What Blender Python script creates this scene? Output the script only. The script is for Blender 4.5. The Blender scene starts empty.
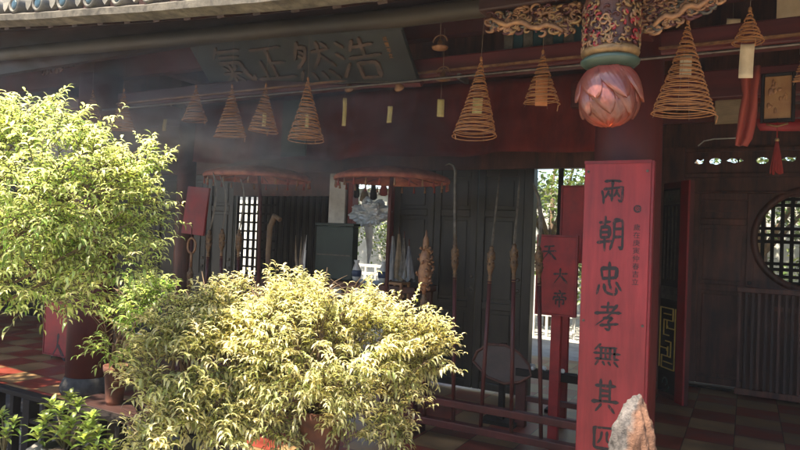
import bpy, bmesh, math, random
import numpy as np
from mathutils import Vector, Matrix
rad = math.radians
S = bpy.context.scene
COL = S.collection
rng = random.Random(7)

# ------------------------------------------------------------------ camera, sky, sun, exposure
F = 628.0                                   # focal length in photo pixels (800 wide)
CAM = Vector((0, 0, 1.6))
YAW, PITCH, ROLL = rad(29), rad(0.82), rad(2.2)
fw = Vector((-math.sin(YAW) * math.cos(PITCH), math.cos(YAW) * math.cos(PITCH), math.sin(PITCH)))
r0 = Vector((math.cos(YAW), math.sin(YAW), 0))
u0 = r0.cross(fw)
rt = r0 * math.cos(ROLL) + u0 * math.sin(ROLL)
up = u0 * math.cos(ROLL) - r0 * math.sin(ROLL)
cam = bpy.data.cameras.new('camera')
cam.sensor_width = 36; cam.lens = 36 * F / 800; cam.clip_start = .05; cam.clip_end = 300
camo = bpy.data.objects.new('camera', cam); COL.objects.link(camo)
camo.matrix_world = Matrix(((rt.x, up.x, -fw.x, CAM.x), (rt.y, up.y, -fw.y, CAM.y), (rt.z, up.z, -fw.z, CAM.z), (0, 0, 0, 1)))
S.camera = camo

SUN_EL, SUN_AZ = rad(64), rad(244)          # azimuth of the sun, anticlockwise from +X
W = bpy.data.worlds.new("World"); S.world = W; W.use_nodes = True
wn = W.node_tree.nodes; wn.clear()
sky = wn.new('ShaderNodeTexSky'); sky.sky_type = 'NISHITA'; sky.sun_disc = False
sky.sun_elevation = SUN_EL; sky.sun_rotation = math.pi / 2 - SUN_AZ
bg = wn.new('ShaderNodeBackground'); bg.inputs[1].default_value = .12
wo = wn.new('ShaderNodeOutputWorld')
W.node_tree.links.new(sky.outputs[0], bg.inputs[0]); W.node_tree.links.new(bg.outputs[0], wo.inputs[0])
sl = bpy.data.lights.new('sun', 'SUN'); sl.energy = 5; sl.angle = rad(.5); sl.color = (1, .9, .73)
so = bpy.data.objects.new('sun', sl); COL.objects.link(so)
sd = Vector((math.cos(SUN_AZ) * math.cos(SUN_EL), math.sin(SUN_AZ) * math.cos(SUN_EL), math.sin(SUN_EL)))
so.rotation_euler = sd.to_track_quat('Z', 'Y').to_euler(); so.location = sd * 20
S.view_settings.view_transform = 'Standard'; S.view_settings.look = 'None'
S.view_settings.exposure = 1.95; S.view_settings.gamma = 1; S.view_settings.use_curve_mapping = False

def ray(px, py):
    return fw + rt * ((px - 400) / F) + up * ((225 - py) / F)
def at(px, py, Y):                          # the point of the plane y = Y behind a pixel
    d = ray(px, py); return CAM + d * (Y / d.y)
def atx(px, Y): return at(px, 238, Y).x
def hz(px, py, Y): return at(px, py, Y).z
def dp(px, py, dist): return CAM + ray(px, py) * dist

# ------------------------------------------------------------------ materials
def mat(name, c, rough=.6, c2=None, scale=8, bump=.15, metal=0, stretch=None, spec=.4, trans=0, detail=6, dirt=0, coat=0, emit=None, lo=.35, hi=.65):
    m = bpy.data.materials.new(name); m.use_nodes = True
    n = m.node_tree.nodes; L = m.node_tree.links; b = n['Principled BSDF']
    tc = n.new('ShaderNodeTexCoord'); mp = n.new('ShaderNodeMapping'); L.new(tc.outputs['Object'], mp.inputs[0])
    if stretch: mp.inputs['Scale'].default_value = stretch
    nz = n.new('ShaderNodeTexNoise'); nz.inputs['Scale'].default_value = scale; nz.inputs['Detail'].default_value = detail
    nz.inputs['Roughness'].default_value = .65
    L.new(mp.outputs[0], nz.inputs[0])
    rp = n.new('ShaderNodeValToRGB'); rp.color_ramp.elements[0].position = lo; rp.color_ramp.elements[1].position = hi
    c2 = c2 or tuple(x * .55 for x in c)
    rp.color_ramp.elements[0].color = (*c2, 1); rp.color_ramp.elements[1].color = (*c, 1)
    L.new(nz.outputs[0], rp.inputs[0]); out = rp.outputs[0]
    if dirt:
        n2 = n.new('ShaderNodeTexNoise'); n2.inputs['Scale'].default_value = scale * .22; n2.inputs['Detail'].default_value = 9
        L.new(tc.outputs['Object'], n2.inputs[0])
        r2 = n.new('ShaderNodeValToRGB'); r2.color_ramp.elements[0].position = .42; r2.color_ramp.elements[1].position = .62
        r2.color_ramp.elements[0].color = (1 - dirt,) * 3 + (1,); r2.color_ramp.elements[1].color = (1, 1, 1, 1)
        L.new(n2.outputs[0], r2.inputs[0])
        mx = n.new('ShaderNodeMixRGB'); mx.blend_type = 'MULTIPLY'; mx.inputs[0].default_value = 1
        L.new(out, mx.inputs[1]); L.new(r2.outputs[0], mx.inputs[2]); out = mx.outputs[0]
    L.new(out, b.inputs['Base Color'])
    rr = n.new('ShaderNodeMapRange'); rr.inputs[3].default_value = max(.05, rough - .12); rr.inputs[4].default_value = min(1, rough + .15)
    L.new(nz.outputs[0], rr.inputs[0]); L.new(rr.outputs[0], b.inputs['Roughness'])
    b.inputs['Metallic'].default_value = metal; b.inputs['Specular IOR Level'].default_value = spec
    b.inputs['Coat Weight'].default_value = coat
    if bump:
        bp = n.new('ShaderNodeBump'); bp.inputs['Strength'].default_value = bump; bp.inputs['Distance'].default_value = .01
        L.new(nz.outputs[0], bp.inputs['Height']); L.new(bp.outputs[0], b.inputs['Normal'])
    if trans:
        tr = n.new('ShaderNodeBsdfTranslucent'); ms = n.new('ShaderNodeMixShader'); ms.inputs[0].default_value = trans
        L.new(out, tr.inputs[0]); L.new(b.outputs[0], ms.inputs[1]); L.new(tr.outputs[0], ms.inputs[2])
        L.new(ms.outputs[0], n['Material Output'].inputs[0])
    if emit:
        b.inputs['Emission Color'].default_value = (*emit[:3], 1); b.inputs['Emission Strength'].default_value = emit[3]
    return m

M = dict(
    lacquer=mat('dark_red_lacquer', (.12, .024, .02), .5, (.06, .014, .013), 5, .12, stretch=(1, 1, .25), dirt=.4),
    column=mat('column_lacquer', (.14, .018, .013), .58, (.07, .011, .011), 4, .1, stretch=(1, 1, .3), dirt=.45),
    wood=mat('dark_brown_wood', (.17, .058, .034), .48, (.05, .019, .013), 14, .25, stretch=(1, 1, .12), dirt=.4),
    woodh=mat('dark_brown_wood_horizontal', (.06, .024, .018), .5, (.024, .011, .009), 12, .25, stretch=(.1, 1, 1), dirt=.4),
    black=mat('blackened_wood', (.016, .012, .011), .75, None, 10, .15, spec=.15),
    darkstone=mat('dark_grey_stone', (.07, .065, .06), .9, (.03, .028, .026), 12, .4, spec=.2),
    greenblack=mat('dark_green_painted_door', (.042, .032, .02), .35, (.018, .014, .01), 6, .1, stretch=(1, 1, .2), dirt=.4),
    purlin=mat('grey_green_painted_beam', (.06, .046, .03), .5, (.025, .019, .014), 7, .08, stretch=(.08, 1, 1), dirt=.3),
    beam=mat('red_beam', (.14, .026, .026), .45, (.065, .016, .016), 8, .12, stretch=(.1, 1, 1), dirt=.4),
    boardred=mat('vermilion_board', (.37, .036, .038), .5, (.24, .022, .025), 7, .15, dirt=.3, stretch=(3, 1, .35)),
    boardside=mat('board_edge_red', (.22, .016, .02), .5, None, 8, .1),
    signred=mat('sign_red', (.32, .018, .02), .5, (.2, .012, .015), 8, .06, dirt=.2),
    cloth=mat('wine_red_cloth', (.17, .026, .02), .9, (.1, .016, .014), 12, .2, stretch=(1, 1, .4), dirt=.35, spec=.1),
    ink=mat('black_ink', (.022, .014, .014), .6, (.17, .03, .03), 45, .1, lo=.34, hi=.44, stretch=(1, 1, .35)),
    gilt=mat('faded_gilt', (.42, .22, .1), .5, (.2, .09, .05), 22, .3, metal=.25, dirt=.3),
    gold=mat('gold_paint', (.34, .2, .08), .45, (.13, .07, .03), 18, .25, metal=.4),
    teal=mat('dull_teal_board', (.034, .036, .033), .55, (.018, .019, .019), 5, .1, dirt=.4),
    tealstripe=mat('teal_paint', (.012, .045, .055), .5, None, 10, .1),
    cream=mat('cream_paper', (.62, .5, .33), .85, (.5, .38, .24), 10, .05),
    yellow=mat('pale_yellow_paper', (.75, .62, .26), .85, (.6, .48, .2), 10, .05, trans=.3),
    orange=mat('orange_paper', (.7, .28, .1), .85, (.52, .2, .08), 9, .05, trans=.3),
    incense=mat('incense_coil_paste', (.42, .18, .065), .85, (.26, .12, .05), 30, .2),
    thread=mat('thread', (.3, .22, .16), .9, None, 5, 0),
    steel=mat('steel', (.2, .17, .15), .45, (.1, .08, .07), 15, .1, metal=.9),
    pewter=mat('pewter', (.15, .13, .1), .5, (.06, .05, .04), 22, .2, metal=.5),
    green=mat('dark_green_case', (.035, .055, .042), .4, (.022, .036, .03), 6, .08, dirt=.3),
    gutter=mat('weathered_gutter_stone', (.2, .17, .13), .9, (.075, .063, .05), 16, .6, dirt=.35),
    tile=mat('roof_tile_clay', (.27, .24, .2), .8, (.13, .12, .1), 18, .5, dirt=.4),
    tilehole=mat('glazed_tile_boss', (.045, .08, .1), .3, (.03, .07, .1), 14, .2),
    stone=mat('courtyard_stone', (.2, .185, .16), .85, (.11, .1, .085), 7, .5, dirt=.45),
    rock=mat('scholar_rock', (.34, .29, .24), .85, (.13, .12, .115), 9, .9, dirt=.4),
    rust=mat('rusty_rock', (.5, .2, .07), .8, (.26, .11, .06), 9, .9, dirt=.3),
    terra=mat('terracotta', (.27, .1, .055), .85, (.15, .06, .04), 14, .4, dirt=.6),
    darkpot=mat('dark_glazed_pot', (.04, .04, .035), .35, (.02, .02, .02), 8, .2),
    soil=mat('soil', (.05, .032, .02), .95, None, 25, .8),
    bark=mat('bark', (.17, .11, .06), .9, (.07, .045, .03), 20, .7, stretch=(1, 1, .3)),
    twig=mat('green_twig', (.13, .12, .045), .7, (.08, .06, .03), 20, .3),
    plaster=mat('white_plaster', (.66, .64, .58), .9, (.48, .46, .4), 5, .2, dirt=.3),
    concrete=mat('pale_paving', (.46, .44, .4), .85, (.3, .29, .26), 5, .3, dirt=.35),
    silver=mat('crinkled_foil', (.85, .88, .9), .3, (.6, .66, .7), 9, .6, metal=.35, trans=.3),
    straw=mat('straw_mat', (.28, .21, .13), .8, (.17, .12, .07), 24, .4, stretch=(.2, 1, 1)),
    tassel=mat('red_tassel', (.3, .03, .02), .9, (.16, .015, .012), 30, .4, stretch=(1, 1, .1)),
    salmon=mat('salmon_cloth', (.3, .06, .04), .85, (.28, .045, .035), 9, .25, dirt=.2),
    canopy=mat('umbrella_silk', (.55, .2, .11), .8, (.24, .04, .03), 10, .2, dirt=.25),
    blue=mat('blue_enamel', (.05, .08, .15), .4, None, 10, .1),
    glass=mat('dark_glass', (.02, .03, .035), .1, None, 5, 0, spec=.8),
    whitep=mat('white_paint', (.7, .68, .62), .5, (.5, .48, .44), 9, .1),
    jade=mat('green_glaze', (.055, .08, .055), .3, (.05, .08, .06), 12, .1),
    frame=mat('dull_picture_gold', (.3, .16, .06), .5, (.2, .09, .035), 10, .2),
)
def lotus_mat():
    m = mat('pink_glass_petals', (.4, .15, .1), .16, (.16, .06, .055), 30, .35, spec=.8, lo=.3, hi=.7)
    n = m.node_tree.nodes; b = n['Principled BSDF']
    b.inputs['Transmission Weight'].default_value = .0
    b.inputs['Coat Weight'].default_value = .6
    tr = n.new('ShaderNodeBsdfTranslucent'); tr.inputs[0].default_value = (.75, .34, .2, 1); ms = n.new('ShaderNodeMixShader'); ms.inputs[0].default_value = .5
    L = m.node_tree.links; L.new(b.outputs[0], ms.inputs[1]); L.new(tr.outputs[0], ms.inputs[2]); L.new(ms.outputs[0], n['Material Output'].inputs[0])
    return m
M['lotus'] = lotus_mat()
M['lampglow'] = mat('lit_bulb', (.9, .5, .2), .5, None, 5, 0, emit=(1, .5, .22, 9))

def floor_mat():
    m = bpy.data.materials.new('checker_floor_tiles'); m.use_nodes = True
    n = m.node_tree.nodes; L = m.node_tree.links; b = n['Principled BSDF']
    tc = n.new('ShaderNodeTexCoord')
    ck = n.new('ShaderNodeTexChecker'); ck.inputs['Scale'].default_value = 1 / .33
    ck.inputs[1].default_value = (.27, .05, .03, 1); ck.inputs[2].default_value = (.34, .2, .09, 1)
    mp0 = n.new('ShaderNodeMapping'); mp0.inputs['Location'].default_value = (.05, .07, .111); L.new(tc.outputs['Object'], mp0.inputs[0]); L.new(mp0.outputs[0], ck.inputs[0])
    br = n.new('ShaderNodeTexBrick'); br.offset = 0; br.inputs['Scale'].default_value = 1
    br.inputs['Brick Width'].default_value = .33; br.inputs['Row Height'].default_value = .33; br.inputs['Mortar Size'].default_value = .004
    br.inputs['Color1'].default_value = (1, 1, 1, 1); br.inputs['Color2'].default_value = (.8, .8, .8, 1); br.inputs['Mortar'].default_value = (.25, .25, .25, 1)
    L.new(mp0.outputs[0], br.inputs[0])
    nz = n.new('ShaderNodeTexNoise'); nz.inputs['Scale'].default_value = 5; nz.inputs['Detail'].default_value = 8; L.new(tc.outputs['Object'], nz.inputs[0])
    rp = n.new('ShaderNodeValToRGB'); rp.color_ramp.elements[0].position = .3; rp.color_ramp.elements[0].color = (.45, .45, .45, 1); rp.color_ramp.elements[1].position = .65
    L.new(nz.outputs[0], rp.inputs[0])
    m1 = n.new('ShaderNodeMixRGB'); m1.blend_type = 'MULTIPLY'; m1.inputs[0].default_value = 1
    m2 = n.new('ShaderNodeMixRGB'); m2.blend_type = 'MULTIPLY'; m2.inputs[0].default_value = 1
    L.new(ck.outputs[0], m1.inputs[1]); L.new(br.outputs[0], m1.inputs[2]); L.new(m1.outputs[0], m2.inputs[1]); L.new(rp.outputs[0], m2.inputs[2])
    L.new(m2.outputs[0], b.inputs['Base Color'])
    mr = n.new('ShaderNodeMapRange'); mr.inputs[3].default_value = .22; mr.inputs[4].default_value = .6; L.new(nz.outputs[0], mr.inputs[0]); L.new(mr.outputs[0], b.inputs['Roughness'])
    bp = n.new('ShaderNodeBump'); bp.inputs['Strength'].default_value = .15; bp.inputs['Distance'].default_value = .01; L.new(br.outputs[0], bp.inputs['Height']); L.new(bp.outputs[0], b.inputs['Normal'])
    return m
M['floor'] = floor_mat()

def paving_mat():
    m = bpy.data.materials.new('courtyard_paving'); m.use_nodes = True
    n = m.node_tree.nodes; L = m.node_tree.links; b = n['Principled BSDF']
    tc = n.new('ShaderNodeTexCoord')
    br = n.new('ShaderNodeTexBrick'); br.inputs['Scale'].default_value = 1; br.inputs['Brick Width'].default_value = .6; br.inputs['Row Height'].default_value = .4; br.inputs['Mortar Size'].default_value = .008
    br.inputs['Color1'].default_value = (.42, .36, .28, 1); br.inputs['Color2'].default_value = (.34, .29, .23, 1); br.inputs['Mortar'].default_value = (.06, .055, .045, 1)
    L.new(tc.outputs['Object'], br.inputs[0])
    nz = n.new('ShaderNodeTexNoise'); nz.inputs['Scale'].default_value = 4; nz.inputs['Detail'].default_value = 10; L.new(tc.outputs['Object'], nz.inputs[0])
    rp = n.new('ShaderNodeValToRGB'); rp.color_ramp.elements[0].position = .3; rp.color_ramp.elements[0].color = (.4, .4, .38, 1); rp.color_ramp.elements[1].position = .7
    L.new(nz.outputs[0], rp.inputs[0]); m1 = n.new('ShaderNodeMixRGB'); m1.blend_type = 'MULTIPLY'; m1.inputs[0].default_value = 1
    L.new(br.outputs[0], m1.inputs[1]); L.new(rp.outputs[0], m1.inputs[2]); L.new(m1.outputs[0], b.inputs['Base Color']); b.inputs['Roughness'].default_value = .85
    bp = n.new('ShaderNodeBump'); bp.inputs['Strength'].default_value = .4; bp.inputs['Distance'].default_value = .01; L.new(nz.outputs[0], bp.inputs['Height']); L.new(bp.outputs[0], b.inputs['Normal'])
    return m
M['paving'] = paving_mat()

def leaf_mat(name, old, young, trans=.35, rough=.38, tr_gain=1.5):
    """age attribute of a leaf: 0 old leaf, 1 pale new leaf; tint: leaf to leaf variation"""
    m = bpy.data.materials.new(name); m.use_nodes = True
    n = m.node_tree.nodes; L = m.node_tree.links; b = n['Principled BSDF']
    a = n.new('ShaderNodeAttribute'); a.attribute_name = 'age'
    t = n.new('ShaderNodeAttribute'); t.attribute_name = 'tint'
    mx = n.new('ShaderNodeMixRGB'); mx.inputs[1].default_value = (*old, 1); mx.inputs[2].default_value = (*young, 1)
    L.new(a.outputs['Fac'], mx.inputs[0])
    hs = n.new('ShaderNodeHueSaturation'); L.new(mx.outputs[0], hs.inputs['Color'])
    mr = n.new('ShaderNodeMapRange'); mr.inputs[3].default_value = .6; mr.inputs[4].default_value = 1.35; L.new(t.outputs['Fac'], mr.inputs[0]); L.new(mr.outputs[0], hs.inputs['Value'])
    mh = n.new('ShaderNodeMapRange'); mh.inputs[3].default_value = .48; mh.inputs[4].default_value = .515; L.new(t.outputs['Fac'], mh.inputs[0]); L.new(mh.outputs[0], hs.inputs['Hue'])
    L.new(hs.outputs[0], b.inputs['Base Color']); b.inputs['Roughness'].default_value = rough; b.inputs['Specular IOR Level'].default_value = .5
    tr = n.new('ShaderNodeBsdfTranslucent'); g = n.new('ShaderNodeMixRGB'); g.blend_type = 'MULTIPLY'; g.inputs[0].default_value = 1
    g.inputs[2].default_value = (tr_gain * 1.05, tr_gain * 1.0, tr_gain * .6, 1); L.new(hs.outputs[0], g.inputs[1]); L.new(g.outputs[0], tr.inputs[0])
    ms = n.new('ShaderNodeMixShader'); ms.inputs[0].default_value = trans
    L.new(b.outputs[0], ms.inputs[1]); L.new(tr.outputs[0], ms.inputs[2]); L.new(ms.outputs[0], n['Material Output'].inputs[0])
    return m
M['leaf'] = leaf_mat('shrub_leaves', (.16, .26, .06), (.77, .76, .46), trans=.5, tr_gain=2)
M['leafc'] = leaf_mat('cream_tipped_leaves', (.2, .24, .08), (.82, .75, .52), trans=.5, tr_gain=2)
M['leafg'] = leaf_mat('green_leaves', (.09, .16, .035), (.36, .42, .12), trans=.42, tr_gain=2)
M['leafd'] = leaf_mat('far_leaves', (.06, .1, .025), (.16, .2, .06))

# ------------------------------------------------------------------ object helpers
def tag(o, label=None, cat=None, group=None, kind=None):
    if label: o['label'] = label
    if cat: o['category'] = cat
    if group: o['group'] = group
    if kind: o['kind'] = kind
    return o
def thing(name, label, cat, loc=(0, 0, 0), rz=0, group=None):
    o = bpy.data.objects.new(name, None); COL.objects.link(o); o.empty_display_size = .1
    o.location = loc; o.rotation_euler = (0, 0, rz); return tag(o, label, cat, group)

class MB:
    def __init__(s): s.v = []; s.f = []; s.sm = []
    def add(s, vs, fs, smooth=False):
        b = len(s.v); s.v += [tuple(v) for v in vs]; s.f += [tuple(i + b for i in f) for f in fs]; s.sm += [smooth] * len(fs); return s
    def box(s, x0, x1, y0, y1, z0, z1, mx=None):
        vs = [Vector((x, y, z)) for z in (z0, z1) for y in (y0, y1) for x in (x0, x1)]
        if mx is not None: vs = [mx @ v for v in vs]
        return s.add(vs, [(0, 2, 3, 1), (4, 5, 7, 6), (0, 1, 5, 4), (2, 6, 7, 3), (0, 4, 6, 2), (1, 3, 7, 5)])
    def tube(s, pts, r, n=8, cap=True, flat=1, smooth=True):
        pts = [Vector(p) for p in pts]; rs = r if isinstance(r, (list, tuple)) else [r] * len(pts)
        vs = []; a = None
        for i, p in enumerate(pts):
            d = (pts[min(i + 1, len(pts) - 1)] - pts[max(i - 1, 0)]).normalized()
            if a is None:
                a = d.cross(Vector((0, 1, 0)) if abs(d.y) < .9 else Vector((1, 0, 0))).normalized()
            else:
                a = (a - d * a.dot(d)).normalized()
            b = d.cross(a)
            for k in range(n):
                t = 2 * math.pi * k / n; vs.append(p + a * math.cos(t) * rs[i] + b * math.sin(t) * rs[i] * flat)
        fs = [(i * n + k, i * n + (k + 1) % n, (i + 1) * n + (k + 1) % n, (i + 1) * n + k) for i in range(len(pts) - 1) for k in range(n)]
        s.add(vs, fs, smooth)
        if cap:
            b = len(s.v) - len(vs)
            s.f.append(tuple(b + k for k in range(n))[::-1]); s.f.append(tuple(b + (len(pts) - 1) * n + k for k in range(n))); s.sm += [False, False]
        return s
    def lathe(s, prof, c=(0, 0, 0), n=20, mx=None, smooth=True):
        vs = []
        for r, z in prof:
            for k in range(n):
                t = 2 * math.pi * k / n; v = Vector((r * math.cos(t) + c[0], r * math.sin(t) + c[1], z + c[2]))
                vs.append(mx @ v if mx is not None else v)
        fs = [(i * n + k, i * n + (k + 1) % n, (i + 1) * n + (k + 1) % n, (i + 1) * n + k) for i in range(len(prof) - 1) for k in range(n)]
        fs.append(tuple(range(n))[::-1]); fs.append(tuple((len(prof) - 1) * n + k for k in range(n)))
        b = len(s.v); s.v += [tuple(v) for v in vs]; s.f += [tuple(i + b for i in f) for f in fs]; s.sm += [smooth] * (len(fs) - 2) + [False] * 2
        return s
    def blob(s, c, r, n=10, m=7, jit=0, seed=0, mx=None):
        R = random.Random(seed); vs = []; r = (r, r, r) if not isinstance(r, (tuple, list)) else r
        for i in range(m + 1):
            ph = math.pi * i / m
            for k in range(n):
                t = 2 * math.pi * k / n; q = 1 + jit * (R.random() - .5)
                v = Vector((r[0] * math.sin(ph) * math.cos(t) * q, r[1] * math.sin(ph) * math.sin(t) * q, r[2] * math.cos(ph) * q))
                if mx is not None: v = mx @ v
                vs.append(v + Vector(c))
        return s.add(vs, [(i * n + k, (i + 1) * n + k, (i + 1) * n + (k + 1) % n, i * n + (k + 1) % n) for i in range(m) for k in range(n)], True)
    def build(s, name, m, parent=None, bevel=0, loc=None):
        me = bpy.data.meshes.new(name); me.from_pydata(s.v, [], s.f)
        me.polygons.foreach_set('use_smooth', s.sm); me.materials.append(M[m] if isinstance(m, str) else m)
        bm = bmesh.new(); bm.from_mesh(me); bmesh.ops.recalc_face_normals(bm, faces=bm.faces); bm.to_mesh(me); bm.free()
        me.update(); o = bpy.data.objects.new(name, me); COL.objects.link(o)
        if bevel:
            md = o.modifiers.new('bevel', 'BEVEL'); md.width = bevel; md.segments = 2; md.limit_method = 'ANGLE'; md.angle_limit = rad(50)
        if parent is not None: o.parent = parent
        if loc is not None: o.location = loc
        return o
def bar(a, b, w, d):                         # matrix-free square bar between two points
    m = MB(); a = Vector(a); b = Vector(b); ax = (b - a).normalized()
    x = ax.cross(Vector((0, 1, 0))).normalized(); y = ax.cross(x)
    vs = [p + x * sx * w / 2 + y * sy * d / 2 for p in (a, b) for sy in (-1, 1) for sx in (-1, 1)]
    return m.add(vs, [(0, 2, 3, 1), (4, 5, 7, 6), (0, 1, 5, 4), (2, 6, 7, 3), (0, 4, 6, 2), (1, 3, 7, 5)])
def plate(name, m, outer, holes, y, t, parent=None):
    """board in the x/z plane with holes cut through, thickness t, centred on y (relative to parent)"""
    c = bpy.data.curves.new(name, 'CURVE'); c.dimensions = '2D'; c.fill_mode = 'BOTH'; c.extrude = t / 2
    for loop in [outer] + holes:
        sp = c.splines.new('POLY'); sp.points.add(len(loop) - 1)
        for p, q in zip(sp.points, loop): p.co = (q[0], q[1], 0, 1)
        sp.use_cyclic_u = True
    to = bpy.data.objects.new('tmp', c); COL.objects.link(to)
    me = bpy.data.meshes.new_from_object(to.evaluated_get(bpy.context.evaluated_depsgraph_get()))
    bpy.data.objects.remove(to); bpy.data.curves.remove(c)
    me.transform(Matrix.Translation((0, y, 0)) @ Matrix.Rotation(math.pi / 2, 4, 'X'))
    me.materials.clear(); me.materials.append(M[m]); me.name = name
    o = bpy.data.objects.new(name, me); COL.objects.link(o)
    if parent is not None: o.parent = parent
    return o
def circ(cx, cz, r, n=48, ry=None):
    return [(cx + r * math.cos(2 * math.pi * k / n), cz + (ry or r) * math.sin(2 * math.pi * k / n)) for k in range(n)]
def rect(x0, x1, z0, z1): return [(x0, z0), (x1, z0), (x1, z1), (x0, z1)]

# ------------------------------------------------------------------ brush writing
G = {
 '兩': [[(26,16),(54,13),(82,15)],[(16,48),(20,70),(22,90)],[(22,42),(54,38),(88,36)],[(86,36),(88,64),(84,88),(74,80)],[(52,14),(51,50),(50,82)],[(38,48),(34,60),(27,72)],[(38,56),(47,68)],[(68,46),(64,56),(58,66)],[(68,54),(78,68)]],
 '朝': [[(10,18),(48,15)],[(30,2),(30,32)],[(15,32),(16,60)],[(15,32),(46,30),(45,60)],[(17,46),(44,45)],[(16,61),(45,60)],[(4,75),(54,71)],[(30,60),(30,98)],[(62,12),(63,60),(50,94)],[(62,12),(91,10),(91,94),(80,86)],[(64,36),(88,35)],[(63,59),(88,58)]],
 '忠': [[(22,18),(26,46)],[(22,18),(78,15),(74,44)],[(26,46),(74,43)],[(50,0),(50,60)],[(16,66),(9,90)],[(32,64),(38,86),(66,92),(80,88),(76,72)],[(50,60),(58,74)],[(76,56),(92,76)]],
 '孝': [[(26,17),(70,12)],[(50,0),(49,34)],[(6,38),(50,33),(94,31)],[(82,6),(54,42),(8,78)],[(36,52),(70,48),(52,64)],[(52,62),(60,82),(56,94),(42,86)],[(24,76),(84,69)]],
 '無': [[(28,4),(10,28)],[(24,20),(84,15)],[(6,45),(50,41),(96,40)],[(30,20),(31,68)],[(46,20),(47,66)],[(62,18),(62,66)],[(78,18),(77,64)],[(12,69),(90,64)],[(20,78),(11,96)],[(38,80),(43,93)],[(58,80),(63,92)],[(76,76),(90,94)]],
 '其': [[(16,20),(84,16)],[(34,2),(34,64)],[(66,2),(66,62)],[(34,34),(66,33)],[(34,48),(66,47)],[(4,67),(50,63),(96,62)],[(36,74),(18,94)],[(62,74),(82,94)]],
 '匹': [[(12,14),(88,9)],[(16,14),(17,86),(92,86)],[(42,26),(40,52),(28,68)],[(60,24),(60,60),(80,62),(82,48)]],
 '浩': [[(12,8),(23,20)],[(5,34),(17,46)],[(6,90),(25,60)],[(46,6),(36,28)],[(42,20),(84,16)],[(62,2),(62,44)],[(30,46),(94,39)],[(42,58),(45,94)],[(42,58),(83,55),(80,92)],[(44,92),(80,90)]],
 '然': [[(30,2),(8,44)],[(26,14),(48,12),(30,44),(8,64)],[(28,24),(37,31)],[(22,34),(31,41)],[(54,27),(94,22)],[(72,4),(70,36),(48,64)],[(72,34),(96,62)],[(82,6),(91,15)],[(16,74),(6,94)],[(38,76),(43,94)],[(60,76),(67,92)],[(80,72),(96,92)]],
 '正': [[(12,14),(88,10)],[(50,12),(50,86)],[(50,48),(82,46)],[(26,42),(27,86)],[(4,89),(96,84)]],
 '氣': [[(28,2),(8,30)],[(26,13),(86,11)],[(24,28),(76,26)],[(16,42),(74,40),(77,70),(92,92),(97,76)],[(40,50),(40,96)],[(16,71),(64,68)],[(24,54),(33,63)],[(58,52),(48,62)],[(38,72),(16,92)],[(42,72),(64,90)]],
 '天': [[(20,16),(80,11)],[(8,46),(92,40)],[(50,14),(46,50),(10,94)],[(50,48),(94,92)]],
 '大': [[(8,38),(92,33)],[(50,4),(46,46),(10,94)],[(50,44),(94,92)]],
 '帝': [[(47,0),(55,11)],[(16,20),(86,15)],[(33,26),(38,38)],[(67,24),(58,36)],[(12,42),(9,58)],[(12,42),(92,38),(84,54)],[(26,56),(26,84)],[(26,56),(76,53),(76,82),(67,78)],[(50,42),(50,100)]],
 '人': [[(50,6),(44,50),(10,94)],[(48,42),(94,92)]],
}
def glyph(mb, ch, ox, oz, w, h, thick, sw=9, y=0, seed=1):
    """brush strokes in the x/z plane standing proud of y towards -y"""
    R = random.Random(ord(ch) * seed)
    for si, st in enumerate(G[ch]):
        pts = [Vector((p[0] + R.uniform(-1, 1), p[1] + R.uniform(-1, 1))) for p in st]
        seg = [(pts[i + 1] - pts[i]).length for i in range(len(pts) - 1)]; tot = sum(seg)
        out = []; N = max(5, int(tot / 7))
        for k in range(N + 1):
            d = tot * k / N; i = 0
            while i < len(seg) - 1 and d > seg[i]: d -= seg[i]; i += 1
            out.append(pts[i].lerp(pts[i + 1], min(1, d / seg[i])))
        for _ in range(1): out = [out[0]] + [(out[i - 1] + out[i] * 2 + out[i + 1]) / 4 for i in range(1, N)] + [out[-1]]
        last = out[-1] - out[0]; sweep = abs(last.x) > 25 and last.y > 25
        L, Rr = [], []
        for k, p in enumerate(out):
            t = k / N; d = (out[min(k + 1, N)] - out[max(k - 1, 0)]).normalized(); nn = Vector((-d.y, d.x))
            wd = sw * (.62 + .5 * math.exp(-(t / .14) ** 2) + (.35 * math.exp(-((1 - t) / .12) ** 2) if not sweep else .45 * t * (1 if last.x > 0 else -.8)))
            if k == 0: wd *= .55
            if k == N: wd *= .45 if not sweep else .25
            wd *= R.uniform(.92, 1.08); L.append(p + nn * wd / 2); Rr.append(p - nn * wd / 2)
        d0 = (out[1] - out[0]).normalized() * sw * .3; d1 = (out[-1] - out[-2]).normalized() * sw * .3
        loop2 = [out[0] - d0] + L + [out[-1] + d1] + Rr[::-1]
        yy = y - thick - .0004 * (si % 4)
        f = [(ox + p.x / 100 * w, yy, oz - p.y / 100 * h) for p in loop2]; bk = [(a, y + .0008, c) for a, _, c in f]
        n = len(f); m2 = (n // 2)
        fs = []
        # front: strip of quads between the two sides
        fi = lambda k: k
        fs.append((0, 1, n - 1))
        for k in range(1, N + 1): fs.append((k, k + 1, n - k - 1, n - k))
        fs.append((N + 1, N + 2, N + 3))
        fs += [(k, k + n, (k + 1) % n + n, (k + 1) % n) for k in range(n)]
        mb.add(f + bk, fs)
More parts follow.
